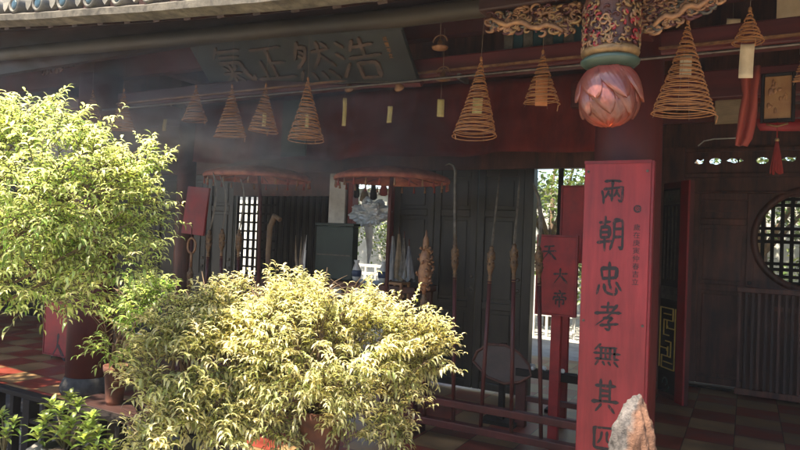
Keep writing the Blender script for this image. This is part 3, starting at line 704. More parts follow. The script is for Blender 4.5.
# ================================================================== incense coils
def coil(pxt, pyt, pyb, wpx, Y, label, turns=None, tagm=None, tagpx=None, wide=1.0, string=.6, tilt=0):
    top = at(pxt, pyt, Y); d = (top - CAM).dot(fw); H = (pyb - pyt) / F * d; Rr = wpx / 2 / F * d
    t = thing('incense_coil', label, 'incense coil', top, group='conical incense coils hanging under the eave')
    t.rotation_euler = (rad(rng.uniform(-2.5, 2.5)), rad(rng.uniform(-2, 2)) + tilt, rng.uniform(0, 6))
    N = turns or max(12, int(H / .0138)); q = []
    sag = rng.uniform(.92, 1.03)
    for i in range(N * 18 + 1 - rng.randint(0, 14)):
        s = i / 18; u = s / N; a = 2 * math.pi * s
        r = Rr * (u ** 1.06) * 1.0 + .004
        wob = 1 + .02 * math.sin(a * 1.0 + s * .25) + .015 * math.sin(s * 1.3)
        q.append((r * wob * math.cos(a), r * wob * math.sin(a), -H * (u ** sag) + .004 * math.sin(a * .5 + s) - .006 * math.cos(a)))
    q.append((q[-1][0] * .96, q[-1][1] * .96, q[-1][2] - .03))
    MB().tube(q, .0029, 5).build('coil', 'incense', t)
    h = MB(); 
    for k in range(4):
        a = k * math.pi / 2 + .4; h.tube([(0, 0, 0), (math.cos(a) * Rr * .97, math.sin(a) * Rr * .97, -H)], .0009, 4)
    h.tube([(0, 0, string), (0, 0, 0)], .0012, 4)
    h.build('thread', 'thread', t)
    MB().blob((0, 0, .006), (.008, .008, .014), 8, 6).build('knot', 'incense', t)
    if tagm:
        w, hh, drop, off = tagpx
        k = d / F; tz = MB(); vs = []
        for i in range(7):
            v = i / 6; vs += [(-w * k / 2, .006 * math.sin(v * 3), -drop * k - hh * k * v), (w * k / 2, .006 * math.sin(v * 3 + .4), -drop * k - hh * k * v)]
        tz.add(vs, [(2 * i, 2 * i + 1, 2 * i + 3, 2 * i + 2) for i in range(6)], True)
        o = tz.build('paper_tag', tagm, t); md = o.modifiers.new('thick', 'SOLIDIFY'); md.thickness = .0012
        Rn = t.rotation_euler.copy(); o.rotation_euler = (0, 0, -Rn.z + YAW * .6 + rng.uniform(-.2, .2))
        return t
    return t
coil(93, 92, 116, 15, 3.25, 'smallest incense coil, hanging at far left just above the shrub')
coil(124, 91, 131, 24, 3.23, 'incense coil hanging just above the right shoulder of the big left shrub')
coil(196, 87, 123, 25, 3.24, 'short bare incense coil hanging before the slim dark column, left of the name board characters')
coil(232, 87, 139, 32, 3.22, 'bare incense coil under the leftmost gilt character', tilt=.0)
coil(266, 86, 133, 29, 3.24, 'narrow incense coil with a thin yellow tag under the second gilt character', tagm='yellow', tagpx=(4, 14, 27, 0))
coil(308, 80, 142, 36, 3.2, 'tall incense coil with a thin yellow tag in the middle of the name board', tagm='yellow', tagpx=(4, 14, 34, 0))
coil(481, 60, 139, 44, 3.22, 'large incense coil with a square yellow tag between name board and lotus', tagm='yellow', tagpx=(10, 16, 38, 0))
coil(543, 53, 106, 36, 3.25, 'incense coil with a broad orange paper tag left of the lotus', tagm='orange', tagpx=(12, 30, 23, 0))
coil(688, 23, 116, 60, 3.1, 'largest incense coil with a grey paper tag right of the lotus', tagm='cream', tagpx=(11, 21, 33, 0))
coil(750, 11, 45, 29, 3.2, 'small round-topped incense coil with a long cream paper tag', tagm='cream', tagpx=(13, 34, 33, 0), turns=12)
coil(806, 45, 84, 22, 3.3, 'incense coil cut off by the right edge of the picture')

def strip_tag(px, py0, py1, w, Y, label, m='yellow', name='paper_tag', cat='paper tag', thick=.0015, lean=0):
    a = at(px, py0, Y); b = at(px, py1, Y); k = (a - CAM).dot(fw) / F; H = a.z - b.z
    t = thing(name, label, cat, a, YAW * .5 + rng.uniform(-.3, .3), group='yellow paper tags hanging on strings' if m == 'yellow' else None)
    vs = []
    for i in range(9):
        v = i / 8; vs += [(-w * k / 2 + lean * v, .008 * math.sin(v * 4 + px), -H * v), (w * k / 2 + lean * v, .008 * math.sin(v * 4 + .6 + px), -H * v)]
    o = MB().add(vs, [(2 * i, 2 * i + 1, 2 * i + 3, 2 * i + 2) for i in range(8)], True).build('paper', m, t)
    md = o.modifiers.new('thick', 'SOLIDIFY'); md.thickness = thick
    MB().tube([(0, 0, 0), (.0, .0, .45)], .0011, 4).build('string', 'thread', t)
    return t
strip_tag(165, 119, 131, 4, 4.3, 'small yellow tag hanging beside the left shrub top')
strip_tag(345, 98, 126, 4, 3.7, 'long thin yellow tag hanging under the right end of the name board')
strip_tag(390, 106, 123, 5, 3.6, 'short yellow tag hanging under the last gilt character')
strip_tag(441, 99, 117, 7, 3.6, 'wide yellow tag hanging left of the large coil')
strip_tag(733, 19, 33, 14, 3.9, 'small square cream card pinned between the two right coils', 'cream')
# little dish ornaments
for (px, py, Y, lb) in ((440, 47, 3.3, 'small pale ornament standing on the red beam left of the large coil'), (443, 78, 3.4, 'small gilt hook dish hanging under the beam near the large coil')):
    p = at(px, py, Y); t = thing('beam_ornament', lb, 'ornament', p)
    MB().lathe([(.01, -.02), (.045, -.012), (.05, 0), (.02, .006), (.016, .03), (.004, .05)], n=14).build('dish', 'gilt', t)
    MB().tube([(math.cos(a) * .045, 0, .03 + math.sin(a) * .04) for a in [i * .35 for i in range(10)]], .004, 6).build('hook', 'gilt', t)
    MB().tube([(0, 0, .03), (0, 0, .3)], .002, 4).build('cord', 'thread', t)

# ================================================================== couplet board on the column
pl, prr = at(585, 162, 3.24), at(652, 164, 3.24)
bb = thing('couplet_board', 'tall vermilion board with large black characters on the thick right column', 'couplet board', (pl.x, 3.24, 0))
cwid = prr.x - pl.x
topz = pl.z
MB().box(0, cwid, 0, .045, .22, topz).build('board', 'boardred', bb, bevel=.005)
MB().box(cwid + .001, cwid + .012, -.003, .05, .22, topz).build('edge', 'boardside', bb)
MB().box(-.002, cwid, -.004, .0, topz - .012, topz + .004).build('edge', 'boardside', bb)
cyp = [(177, 206), (216, 251), (262, 297), (302, 332), (343, 366), (379, 413), (424, 452)]
for ch, (ya, yb2) in zip('兩朝忠孝無其匹', cyp):
    A_ = at(600, ya, 3.24); B_ = at(600, yb2, 3.24); H = A_.z - B_.z
    Lx = at(599, ya, 3.24).x - pl.x; Wd = at(628, ya, 3.24).x - pl.x - Lx
    gm = MB(); glyph(gm, ch, .215 * cwid, A_.z, .43 * cwid, H, .002, 13)
    gm.build('ink_character', 'ink', bb)
sx = cwid * .815
q = at(642, 209, 3.24)
MB().lathe([(.019, 0), (.019, .0015)], mx=Matrix.Translation((sx, -.0005, q.z)) @ Matrix.Rotation(math.pi / 2, 4, 'X'), n=20).build('seal', 'ink', bb)
fonttext('inscription', '敬', .026, 'boardred', bb, (sx, -.0022, q.z - .009), (math.pi / 2, 0, 0), thick=.0006)
fonttext('inscription', '歲在庚寅仲春吉立', .034, 'ink', bb, (sx, -.0005, at(640, 228, 3.24).z - .01), (math.pi / 2, 0, 0), thick=.0008)
for u_ in (.06, .94):
    for z in (topz - .05, 1.2): MB().lathe([(.007, 0), (.006, .003)], mx=Matrix.Translation((cwid * u_, -.001, z)) @ Matrix.Rotation(math.pi / 2, 4, 'X'), n=10).build('nail', 'pewter', bb)
for z in (.5, 1.6): MB().box(.03, cwid - .03, .046, .11, z, z + .04).build('batten', 'boardside', bb)

# ================================================================== valance cloth
x0, x1 = at(196, 150, 4.75).x, -.72
vs = []; nx, nz = 260, 12; zt_, zb_ = 2.86, 2.27
for j in range(nz + 1):
    v = j / nz
    for i in range(nx + 1):
        x = x0 + (x1 - x0) * i / nx
        y = 4.75 + (.03 + .02 * v) * math.sin(x * 9 + .6 * math.sin(x * 3) + v * .8) * (.4 + .6 * v) + .012 * math.sin(x * 27 + v * 2)
        vs.append((x, y, zt_ + (zb_ - zt_) * v - (.012 * math.sin(x * 5) * v)))
o = MB().add(vs, [(j * (nx + 1) + i, j * (nx + 1) + i + 1, (j + 1) * (nx + 1) + i + 1, (j + 1) * (nx + 1) + i) for j in range(nz) for i in range(nx)], True).build('cloth_valance', 'cloth')
md = o.modifiers.new('thick', 'SOLIDIFY'); md.thickness = .003
tag(o, 'wide wine red cloth valance hanging across the middle bay', 'curtain')

# hanging green-grey plaques behind coils
def plaque(pa, pb, ya, yb, Y, label, m, fm=None, name='hanging_plaque', cat='plaque', tas=False, thick=.02, lean=0):
    A_ = at(pa, ya, Y); B_ = at(pb, yb, Y); w = B_.x - A_.x; h = A_.z - B_.z
    t = thing(name, label, cat, (A_.x, Y, B_.z))
    MB().box(0, w, 0, thick, 0, h).build('panel', m, t, bevel=.003)
    if fm:
        f = MB(); b = min(w, h) * .14
        f.box(-b, 0, -.01, thick + .01, -b, h + b); f.box(w, w + b, -.01, thick + .01, -b, h + b); f.box(0, w, -.01, thick + .01, h, h + b); f.box(0, w, -.01, thick + .01, -b, 0)
        f.build('frame', fm, t, bevel=.004)
    return t, w, h
plaque(283, 305, 101, 156, 4.6, 'narrow green-grey plaque hanging behind the tall coil', 'green')
plaque(716, 741, 78, 123, 4.9, 'worn beige notice sheet hanging right of the largest coil', 'cream' if False else 'straw')
plaque(777, 812, -4, 35, 4.2, 'blank cream sheet hanging at the top right corner', 'cream', thick=.003)
t, w, h = plaque(765, 791, 77, 118, 4.0, 'gold picture in a dark frame hanging beside the round window', 'frame', 'black', 'framed_picture', 'picture')
R = random.Random(8); mb = MB()
for i in range(14):
    mb.blob((w * R.uniform(.15, .85), -.002, h * R.uniform(.1, .9)), (w * R.uniform(.04, .1), .004, h * R.uniform(.03, .08)), 8, 5)
mb.build('relief', 'gilt', t)
MB().tube([(w * .1, -.01, -.03), (w * .5, -.014, -.045), (w * .9, -.01, -.03)], .006, 6).build('handle', 'gold', t)
# red cloth hung beside picture
def hang_cloth(pts, Y, label, m, name='hanging_cloth', cat='cloth', amp=.02, freq=5):
    """pts: rows of (left px, right px, row px)"""
    vs = []; nx = 10
    for (a, b, y) in pts:
        A_, B_ = at(a, y, Y), at(b, y, Y)
        for i in range(nx + 1):
            p = A_.lerp(B_, i / nx); vs.append((p.x, Y + amp * math.sin(i / nx * freq * 2 + y * .03), p.z))
    o = MB().add(vs, [(j * (nx + 1) + i, j * (nx + 1) + i + 1, (j + 1) * (nx + 1) + i + 1, (j + 1) * (nx + 1) + i) for j in range(len(pts) - 1) for i in range(nx)], True).build(name, m)
    md = o.modifiers.new('thick', 'SOLIDIFY'); md.thickness = .004
    return tag(o, label, cat)
hang_cloth([(741, 760, 66), (741, 759, 80), (743, 757, 95), (740, 757, 110), (738, 755, 125), (736, 752, 138), (735, 747, 146)], 3.95, 'salmon red cloth strip hanging left of the gold picture', 'salmon')
# tassel
p = at(777, 140, 4.0)
t = thing('hanging_tassel', 'red tassel hanging below the gold picture', 'tassel', p)
k = (p - CAM).dot(fw) / F
MB().blob((0, 0, 0), .012, 10, 7).build('bead', 'gold', t)
mb = MB(); R = random.Random(4)
for i in range(60):
    a = R.uniform(0, 6.28); r = R.uniform(.2, 1)
    mb.tube([(math.cos(a) * .006, math.sin(a) * .006, -.008), (math.cos(a) * .02 * r, math.sin(a) * .02 * r, -16 * k), (math.cos(a) * .034 * r, math.sin(a) * .034 * r, -(33 + R.uniform(-2, 2)) * k)], .0022, 4)
mb.build('fringe', 'tassel', t); MB().tube([(0, 0, 0), (0, 0, .12)], .003, 5).build('cord', 'tassel', t)
# red runner cloth along behind picture
hang_cloth([(756, 830, 119), (757, 830, 126), (760, 830, 131)], 4.6, 'red cloth band running behind the gold picture', 'signred', 'cloth_band', amp=.01)
# wire
p = [at(x, y, 6.6) for x, y in ((698, 146), (704, 141), (714, 139), (726, 138.5), (737, 138))]
tag(MB().tube(p, .006, 6).build('white_wire', 'whitep'), 'thin pale wire sagging above the pierced transom', 'wire')

# ================================================================== weapons rack and weapons (plane Y = 4.05)
YK = 4.05
def rack(pa, pb, label, zU, zL):
    xa, xb = atx(pa, YK), atx(pb, YK)
    t = thing('weapon_rack', label, 'rack', (xa, YK, FZ), group='red wooden racks for the ceremonial weapons')
    W_ = xb - xa
    MB().box(-.03, W_ + .03, -.03, .03, zU - .03, zU + .02).build('upper_rail', 'lacquer', t, bevel=.006)
    MB().box(-.03, W_ + .03, -.035, .035, zL - .02, zL + .03).build('lower_rail', 'lacquer', t, bevel=.006)
    for x in (0, W_): MB().box(x - .04, x + .04, -.04, .04, 0, zU + .08).build('post', 'lacquer', t, bevel=.006); MB().box(x - .05, x + .05, -.16, .16, 0, .05).build('foot', 'lacquer', t, bevel=.006)
    return t
zU = hz(500, 411, YK) - FZ; zL = hz(500, 435, YK) - FZ
rack(417, 597, 'low red rack holding the weapons left of the couplet board', zU, zL)
rack(185, 300, 'low red rack for the curved blades behind the shrub', zU, zL)

M['oldbrass'] = mat('tarnished_gilt', (.24, .13, .055), .5, (.07, .04, .02), 40, .4, metal=.2, dirt=.4)
SOCK = [(a_ * .78, b_) for a_, b_ in [(.012, -.17), (.02, -.165), (.014, -.155), (.02, -.145), (.014, -.135), (.02, -.125), (.014, -.115), (.018, -.1), (.022, -.085), (.03, -.07), (.033, -.04), (.026, -.02), (.034, 0), (.036, .03), (.028, .05), (.018, .065), (.022, .075), (.012, .09)]]
def weapon(name, bot, sock, top, label, head, m='lacquer', hm='pewter', Y=YK, r=.014, blade=None):
    B_, S_, T_ = at(*bot, Y), at(*sock, Y), at(*top, Y)
    t = thing(name, label, 'weapon', B_, group='ceremonial pole weapons standing in the racks')
    ax = (S_ - B_).normalized(); z = Vector((0, 0, 1)); q = z.rotation_difference(ax).to_matrix().to_4x4()
    off = S_ - B_
    MB().tube([(0, 0, 0), off - ax * .15], r, 12).build('shaft', m, t)
    mx = Matrix.Translation(off) @ q
    sk = MB().lathe(SOCK, mx=mx, n=16)
    for i in range(14):
        a = i * 2.4; sk.blob(mx @ Vector((math.cos(a) * .023, math.sin(a) * .023, -.05 + .1 * i / 14)), .0085, 6, 5)
    sk.build('socket', 'oldbrass', t)
    Tl = T_ - B_
    head(t, off + ax * .08, Tl, ax, hm)
    return t
def flatblade(t, pts, ws, m, th=.005, name='blade'):
    """pts local, ws widths to both sides in x; a bevelled flat blade"""
    vs = []; n = len(pts)
    for i, p in enumerate(pts):
        p = Vector(p); d = (Vector(pts[min(i + 1, n - 1)]) - Vector(pts[max(i - 1, 0)])).normalized(); s = d.cross(Vector((0, 1, 0))).normalized()
        vs += [p - s * ws[i], p + Vector((0, -th, 0)), p + s * ws[i], p + Vector((0, th, 0))]
    fs = [(i * 4 + k, i * 4 + (k + 1) % 4, (i + 1) * 4 + (k + 1) % 4, (i + 1) * 4 + k) for i in range(n - 1) for k in range(4)] + [(0, 1, 2, 3), tuple((n - 1) * 4 + k for k in range(4))]
    return MB().add(vs, fs).build(name, m, t)
def h_glaive(bend=.05, wid=.022):
    def f(t, a, b, ax, m):
        pts = []; ws = []
        for i in range(13):
            u = i / 12; p = Vector(a).lerp(Vector(b), u) + Vector((bend * math.sin(math.pi * u) + (-bend * 1.2 * max(0, u - .75) / .25 if u > .75 else 0), 0, 0))
            pts.append(p); ws.append(wid * (.45 + .75 * math.sin(math.pi * min(1, u * .9 + .05))) * (1 if u < .98 else .1))
        flatblade(t, pts, ws, m)
    return f
def h_long(wid=.007):
    def f(t, a, b, ax, m):
        pts = [Vector(a).lerp(Vector(b), i / 8) for i in range(9)]; flatblade(t, pts, [wid, wid * 1.3, wid, wid, wid, wid, wid * .9, wid * .7, .001], m, .006)
    return f
def h_hook():
    def f(t, a, b, ax, m):
        a = Vector(a); b = Vector(b); pts = [a.lerp(b, i / 6) for i in range(6)]; e = b
        pts += [e + Vector((.005, 0, -.04)), e + Vector((-.01, 0, -.005)), e + Vector((-.04, 0, .012)), e + Vector((-.075, 0, 0))]
        MB().tube(pts, [.016, .014, .013, .012, .012, .012, .012, .011, .009, .004], 10).build('blade', m, t)
    return f
def h_ring():
    def f(t, a, b, ax, m):
        pts = []
        a = Vector(a); c = Vector(b) - Vector((0, 0, .07))
        MB().tube([a, c - Vector((0, 0, .06))], .012, 8).build('neck', m, t)
        MB().tube([c + Vector((math.cos(x) * .05, 0, math.sin(x) * .07)) for x in [-1.57 + .5 + i * .5 for i in range(12)]], .01, 8).build('ring', m, t)
    return f
def h_statue():
    def f(t, a, b, ax, m):
        a = Vector(a); b = Vector(b); mb = MB(); L_ = (b - a).length
        mb.lathe([(.012, 0), (.02, L_ * .1), (.045, L_ * .2), (.05, L_ * .35), (.035, L_ * .48), (.045, L_ * .55), (.03, L_ * .66), (.018, L_ * .7), (.024, L_ * .78), (.02, L_ * .86), (.008, L_ * .92), (.004, L_)], c=a, n=14)
        R = random.Random(5)
        for i in range(46):
            u = R.uniform(.08, .72); th = R.uniform(0, 6.28); rr = .045 * math.sin(math.pi * min(1, u * 1.25)) + .006
            p_ = a + Vector((math.cos(th) * rr, math.sin(th) * rr, L_ * u)); q_ = p_ + Vector((math.cos(th + 1.2) * .02, math.sin(th + 1.2) * .02, R.uniform(-.02, .04)))
            mb.tube([p_, p_.lerp(q_, .5) + Vector((math.cos(th), math.sin(th), 0)) * .01, q_], [.007, .01, .003], 6)
        mb.blob(a + Vector((0, 0, L_ * .76)), (.02, .02, .026), 10, 8)
        mb.build('figure_head', 'gilt', t)
    return f
weapon('hook_halberd', (453, 430), (455, 256), (455, 165), 'pole weapon with a hooked tip beside the right umbrella', h_hook(), hm='pewter')
weapon('long_spear', (480, 434), (491, 259), (500, 170), 'leaning pole weapon with long thin blade, second in the right rack', h_long())
weapon('sword_spear', (511, 438), (514, 257), (520, 175), 'straight pole weapon with narrow dark blade just left of bright doorway', h_long(.008), hm='pewter')
weapon('curved_glaive', (541, 445), (539, 260), (536, 182), 'pole weapon with curved blade standing before the bright doorway', h_glaive(.02, .012))
weapon('broad_glaive', (205, 300), (209, 240), (216, 172), 'curved glaive nearest to the blank red board', h_glaive(.03, .013))
weapon('narrow_glaive', (220, 300), (222, 239), (223, 174), 'curved glaive second from the blank red board', h_glaive(.035, .012))
weapon('hooked_glaive', (237, 300), (239, 240), (243, 178), 'curved glaive in front of the bright lattice corner', h_glaive(.025, .010))
weapon('ring_staff', (188, 300), (190, 277), (192, 238), 'short staff with a looped head below the blank red board', h_ring(), hm='gilt')
weapon('figure_mace', (424, 420), (424, 306), (424, 230), 'mace with a carved gilt figure head between the two openings', h_statue())
p0, p1 = at(268, 290, YK), at(272, 216, YK)
t = thing('curved_cane', 'plain wooden cane with a curved top before the lattice window', 'cane', p0)
d = p1 - p0
MB().tube([(0, 0, -.6), (0, 0, 0), d * .5 + Vector((-.02, 0, 0)), d * .85 + Vector((-.015, 0, 0)), d + Vector((.03, 0, .0)), d + Vector((.09, 0, -.03))], [.02, .02, .022, .024, .026, .02], 12).build('cane_rod', 'bark', t)

# blank red board, on a post
q = [at(188, 186, 4.3), at(209, 188, 4.3), at(203, 236, 4.3), at(181, 233, 4.3)]
t = thing('blank_board', 'blank tilted red board beside the slim dark column', 'sign')
mb = MB(); mb.add([v for v in q] + [v + Vector((0, .025, 0)) for v in q], [(0, 1, 2, 3), (7, 6, 5, 4)] + [(k, k + 4, (k + 1) % 4 + 4, (k + 1) % 4) for k in range(4)])
mb.build('board', 'signred', t, bevel=.004)
c = (q[2] + q[3]) / 2; MB().tube([c + Vector((0, .012, .1)), Vector((c.x - .05, c.y + .012, FZ))], .014, 10).build('post', 'lacquer', t)

# ================================================================== processional umbrellas
def umbrella(px, Y, wpx, ytop, ybot, polepx, label, m='canopy'):
    c = at(px, ybot, Y); k = (c - CAM).dot(fw) / F; Rr = wpx * k / 2; H = (ybot - ytop) * k * .72
    t = thing('processional_umbrella', label, 'umbrella', (c.x, Y, FZ), group='flat red processional umbrellas')
    z = c.z - FZ; n = 48
    prof = [(Rr * .99, z), (Rr, z + H * .18), (Rr * .97, z + H * .32), (Rr * .75, z + H * .62), (Rr * .4, z + H * .88), (.02, z + H)]
    vs = [(r * math.cos(2 * math.pi * j / n) * (1 + (.012 if j % 4 == 0 else 0)), r * math.sin(2 * math.pi * j / n) * (1 + (.012 if j % 4 == 0 else 0)), zz) for r, zz in prof for j in range(n)]
    o = MB().add(vs, [(i * n + j, i * n + (j + 1) % n, (i + 1) * n + (j + 1) % n, (i + 1) * n + j) for i in range(len(prof) - 1) for j in range(n)], True).build('canopy', m, t)
    md = o.modifiers.new('thick', 'SOLIDIFY'); md.thickness = .004
    mb = MB()
    for j in range(12): a = j * math.pi / 6; mb.tube([(0, 0, z + H * .6), (math.cos(a) * Rr * .95, math.sin(a) * Rr * .95, z + H * .12)], .004, 5)
    mb.build('ribs', 'wood', t)
    px_ = (atx(polepx, Y) - c.x)
    MB().tube([(px_, 0, 0), (px_ * .5, 0, z * .9), (0, 0, z + H)], .017, 10).build('pole', 'lacquer', t)
    for j in range(26):
        a = j * 2 * math.pi / 26 + .2; x, y = math.cos(a) * Rr * .97, math.sin(a) * Rr * .97
        MB().lathe([(.002, z - .005), (.006, z - .015), (.008, z - .035), (.011, z - .06), (.003, z - .062)], c=(x, y, 0), n=8).build('tassel', 'gilt' if j % 2 else 'salmon', t)
umbrella(258, 4.55, 106, 160, 180, 262, 'left processional umbrella in front of the lattice window')
umbrella(392, 4.55, 116, 160, 182, 388, 'right processional umbrella with tassels near the foil bundle')

# ================================================================== clutter by the left opening
p = at(332, 226, 5.0); q = at(350, 281, 5.0)
t = thing('storage_case', 'dark green storage case below the left opening', 'case', (at(314, 282, 5.0).x, 5.0, q.z))
w, h = at(351, 226, 5.0).x - at(314, 226, 5.0).x, p.z - q.z
MB().box(0, w, 0, .1, 0, h).build('body', 'green', t, bevel=.01); MB().box(-.01, w + .01, -.01, .11, h + .002, h + .03).build('lid', 'green', t, bevel=.005)
MB().box(.02, w - .02, -.008, -.002, h * .45, h * .47).build('seam', 'pewter', t)
o = MB().box(at(305, 282, 5.0).x, at(420, 282, 5.0).x, 4.9, 5.35, q.z - .06, q.z - .003).build('table_top', 'wood', bevel=.006)
tb = thing('side_table', 'dark wooden table carrying the green storage case', 'table', (0, 0, 0)); o.parent = tb
for x in (at(307, 282, 5).x + .03, at(418, 282, 5).x - .03):
    for y in (4.94, 5.31): MB().box(x - .025, x + .025, y - .025, y + .025, FZ, q.z - .06).build('leg', 'wood', tb, bevel=.004)
# foil bundle
bm = bmesh.new(); bmesh.ops.create_icosphere(bm, subdivisions=5, radius=1)
R = random.Random(3); from mathutils import noise
c = at(370, 213, 5.3); k = (c - CAM).dot(fw) / F
for v in bm.verts:
    n1 = noise.noise(v.co * 2.2) * .45 + noise.noise(v.co * 6) * .22 + abs(noise.noise(v.co * 11)) * .12
    v.co = Vector((v.co.x * 19 * k, v.co.y * .1, v.co.z * 12 * k)) * (1 + n1)
me = bpy.data.meshes.new('foil_bundle'); bm.to_mesh(me); bm.free(); me.materials.append(M['silver'])
t = thing('foil_bundle', 'crumpled silver foil bundle hanging in the left opening', 'bundle', c)
o = bpy.data.objects.new('wrapping', me); COL.objects.link(o); o.parent = t
MB().tube([(0, 0, .05), (.01, 0, .45)], .006, 6).tube([(.06, 0, .06), (.0, 0, .25)], .004, 5).build('cord', 'whitep', t)
flatblade(t, [(-.02, 0, -.08), (0, 0, -.2), (.01, 0, -.36), (0, 0, -.5)], [.05, .045, .03, .01], 'whitep', .01, 'tail')
# bits hanging in the opening
for (px, y0, y1, w_, Y, m, lb) in ((357, 182, 198, 5, 5.35, 'black', 'dark bell-shaped pouch hanging left of the foil bundle'), (374, 182, 200, 6, 5.3, 'black', 'dark pouch hanging above the foil bundle'),
                                (365, 188, 202, 8, 5.45, 'straw', 'small straw coloured bundle hanging above the foil bundle'), (384, 181, 196, 7, 5.4, 'salmon', 'salmon cloth scrap hanging at the right jamb')):
    a, b = at(px, y0, Y), at(px, y1, Y); kk = (a - CAM).dot(fw) / F; hh_ = a.z - b.z; ww = w_ * kk
    t = thing('hanging_pouch', lb, 'pouch', a)
    MB().lathe([(ww * .12, 0), (ww * .3, -hh_ * .2), (ww * .55, -hh_ * .6), (ww * .62, -hh_ * .9), (ww * .3, -hh_)], n=12).build('pouch_body', m, t)
    MB().tube([(0, 0, 0), (0, 0, .1)], .003, 5).build('cord', 'thread', t)
M['flaggrey'] = mat('faded_flag_cloth', (.3, .29, .27), .9, (.1, .11, .13), 30, .2, stretch=(1, 1, .2))
# triangular flags in a stand
for i, (px, y0, y1, ms) in enumerate(((393, 236, 282, 'flaggrey'), (399, 234, 280, 'straw'), (404, 238, 278, 'pewter'), (409, 246, 281, 'flaggrey'), (341, 0, 0, None))):
    if not ms: continue
    Y = 5.0; a, b, c = at(px, y0, Y), at(px - 5, y1, Y), at(px + 5, y1 - 2, Y)
    t = thing('furled_flag', ['grey-white furled flag nearest to the left opening', 'straw coloured furled flag second from the opening', 'grey furled flag third from the opening', 'pale furled flag farthest from the opening'][i], 'flag', b, group='furled flags beside the opening')
    a_, c_ = a - b, c - b
    mb = MB(); vs = []; nn_ = 20
    for jj in range(9):
        v = jj / 8; cc = a_.lerp(c_ * .5, v); rr = .008 + .042 * v ** 1.2
        for q_ in range(nn_):
            th = 2 * math.pi * q_ / nn_; rp_ = rr * (1 + .35 * math.sin(th * 5 + i * 2 + v * 1.5)); vs.append(cc + Vector((math.cos(th) * rp_, math.sin(th) * rp_, .02 * math.sin(th * 3 + i) * v)))
    mb.add(vs, [(a1 * nn_ + b1, a1 * nn_ + (b1 + 1) % nn_, (a1 + 1) * nn_ + (b1 + 1) % nn_, (a1 + 1) * nn_ + b1) for a1 in range(8) for b1 in range(nn_)], True)
    mb.build('flag_cloth', ms, t); MB().tube([a_ + Vector((0, .0, .06)), a_ * .1 + c_ * .5, c_ * .5 + Vector((0, 0, -.35))], .006, 6).build('flagpole', 'wood', t)
t = thing('flag_stool', 'small golden wooden stool under the furled flags', 'stool', (at(398, 282, 4.85).x, 4.85, FZ)); zs = hz(398, 282, 4.85) - FZ
MB().box(-.08, .08, -.08, .08, zs - .02, zs).build('seat', 'frame', t)
MB().box(-.07, .07, -.01, .01, zs - .13, zs - .11).build('stretcher', 'frame', t)
for x in (-.07, .07):
    for y in (-.07, .07): MB().box(x - .01, x + .01, y - .01, y + .01, 0, zs - .02).build('leg', 'frame', t)
# bundle of white ritual fans near (300,245)
t = thing('blade_bundle', 'bundle of pale blades and tassels beside the green case', 'bundle', at(300, 285, 4.9)); kk = (at(300, 285, 4.9) - CAM).dot(fw) / F
R = random.Random(6)
for i in range(9):
    x = R.uniform(-9, 9) * kk; hh_ = R.uniform(28, 55) * kk
    flatblade(t, [(x * .3, R.uniform(-.03, .03), 0), (x * .8, -.01, hh_ * .5), (x * 1.1, 0, hh_)], [.004, .014, .001], ['whitep', 'steel', 'straw'][i % 3], .003)
mb = MB()
for i in range(50):
    a = R.uniform(-12, 12) * kk; mb.tube([(0, 0, 12 * kk), (a * .6, R.uniform(-.05, .03), 14 * kk), (a, R.uniform(-.05, .03), -8 * kk)], .003, 4)
mb.build('fringe', 'straw', t)
# blue-white vases
for i, (px, Y) in enumerate(((356, 5.05), (383, 5.1))):
    b = at(px, 281, Y); t = thing('porcelain_vase', ['blue and white vase at the left side of the opening', 'blue and white vase at the right side of the opening'][i], 'vase', (b.x, Y, q.z + .0))
    MB().lathe([(.028, .0), (.045, .04), (.05, .09), (.03, .14), (.018, .17), (.028, .2), (.022, .2)], n=20).build('vase_body', 'whitep', t)
    MB().lathe([(.0465, .045), (.0515, .07), (.0513, .09), (.047, .105)], n=20).build('blue_band', 'blue', t)

# ================================================================== sign stand and things near the bright doorway
def signboard(px0, py0, px1, py1, Y, label, m, chars=(), post=None, lean=0.):
    A_, B_ = at(px0, py0, Y), at(px1, py1, Y); w, h = B_.x - A_.x, A_.z - B_.z
    t = thing('sign_board', label, 'sign', (A_.x, Y, B_.z))
    MB().box(0, w, 0, .025, 0, h).build('board', m, t, bevel=.004)
    e = .012; f = MB().box(-e, 0, -.006, .03, -e, h + e).box(w, w + e, -.006, .03, -e, h + e).box(0, w, -.006, .03, h, h + e).box(0, w, -.006, .03, -e, 0); f.build('frame', 'boardside', t)
    for ch, u, v, s in chars:
        g_ = MB(); glyph(g_, ch, w * u, h * v, s * w, s * w * 1.05, .002, 15); g_.build('ink_character', 'ink', t)
    if post is not None:
        for u in post: MB().box(w * u - .035, w * u + .035, .03, .09, FZ - B_.z, h * .8).build('post', 'signred', t, bevel=.004)
    return t
signboard(539, 236, 574, 316, 4.5, 'red sign with three black characters running diagonally before the bright doorway', 'signred', (('天', .08, .90, .42), ('大', .4, .60, .42), ('帝', .4, .31, .42)), (.5,))
signboard(563, 187, 582, 262, 4.9, 'plain red board behind the couplet board edge', 'signred', (), (.2,))
signboard(46, 300, 71, 358, 4.05, 'small red sign with one black character hanging left of the dark red column', 'signred', (('人', .22, .42, .6),))
t = thing('dark_post', 'thin dark upright post inside the bright doorway above the diagonal sign', 'post', (atx(559, 5.3), 5.3, FZ)); MB().box(-.018, .018, -.018, .018, 0, 2.06).build('shaft', 'black', t); MB().box(-.06, .06, -.06, .06, 0, .03).build('foot', 'black', t)
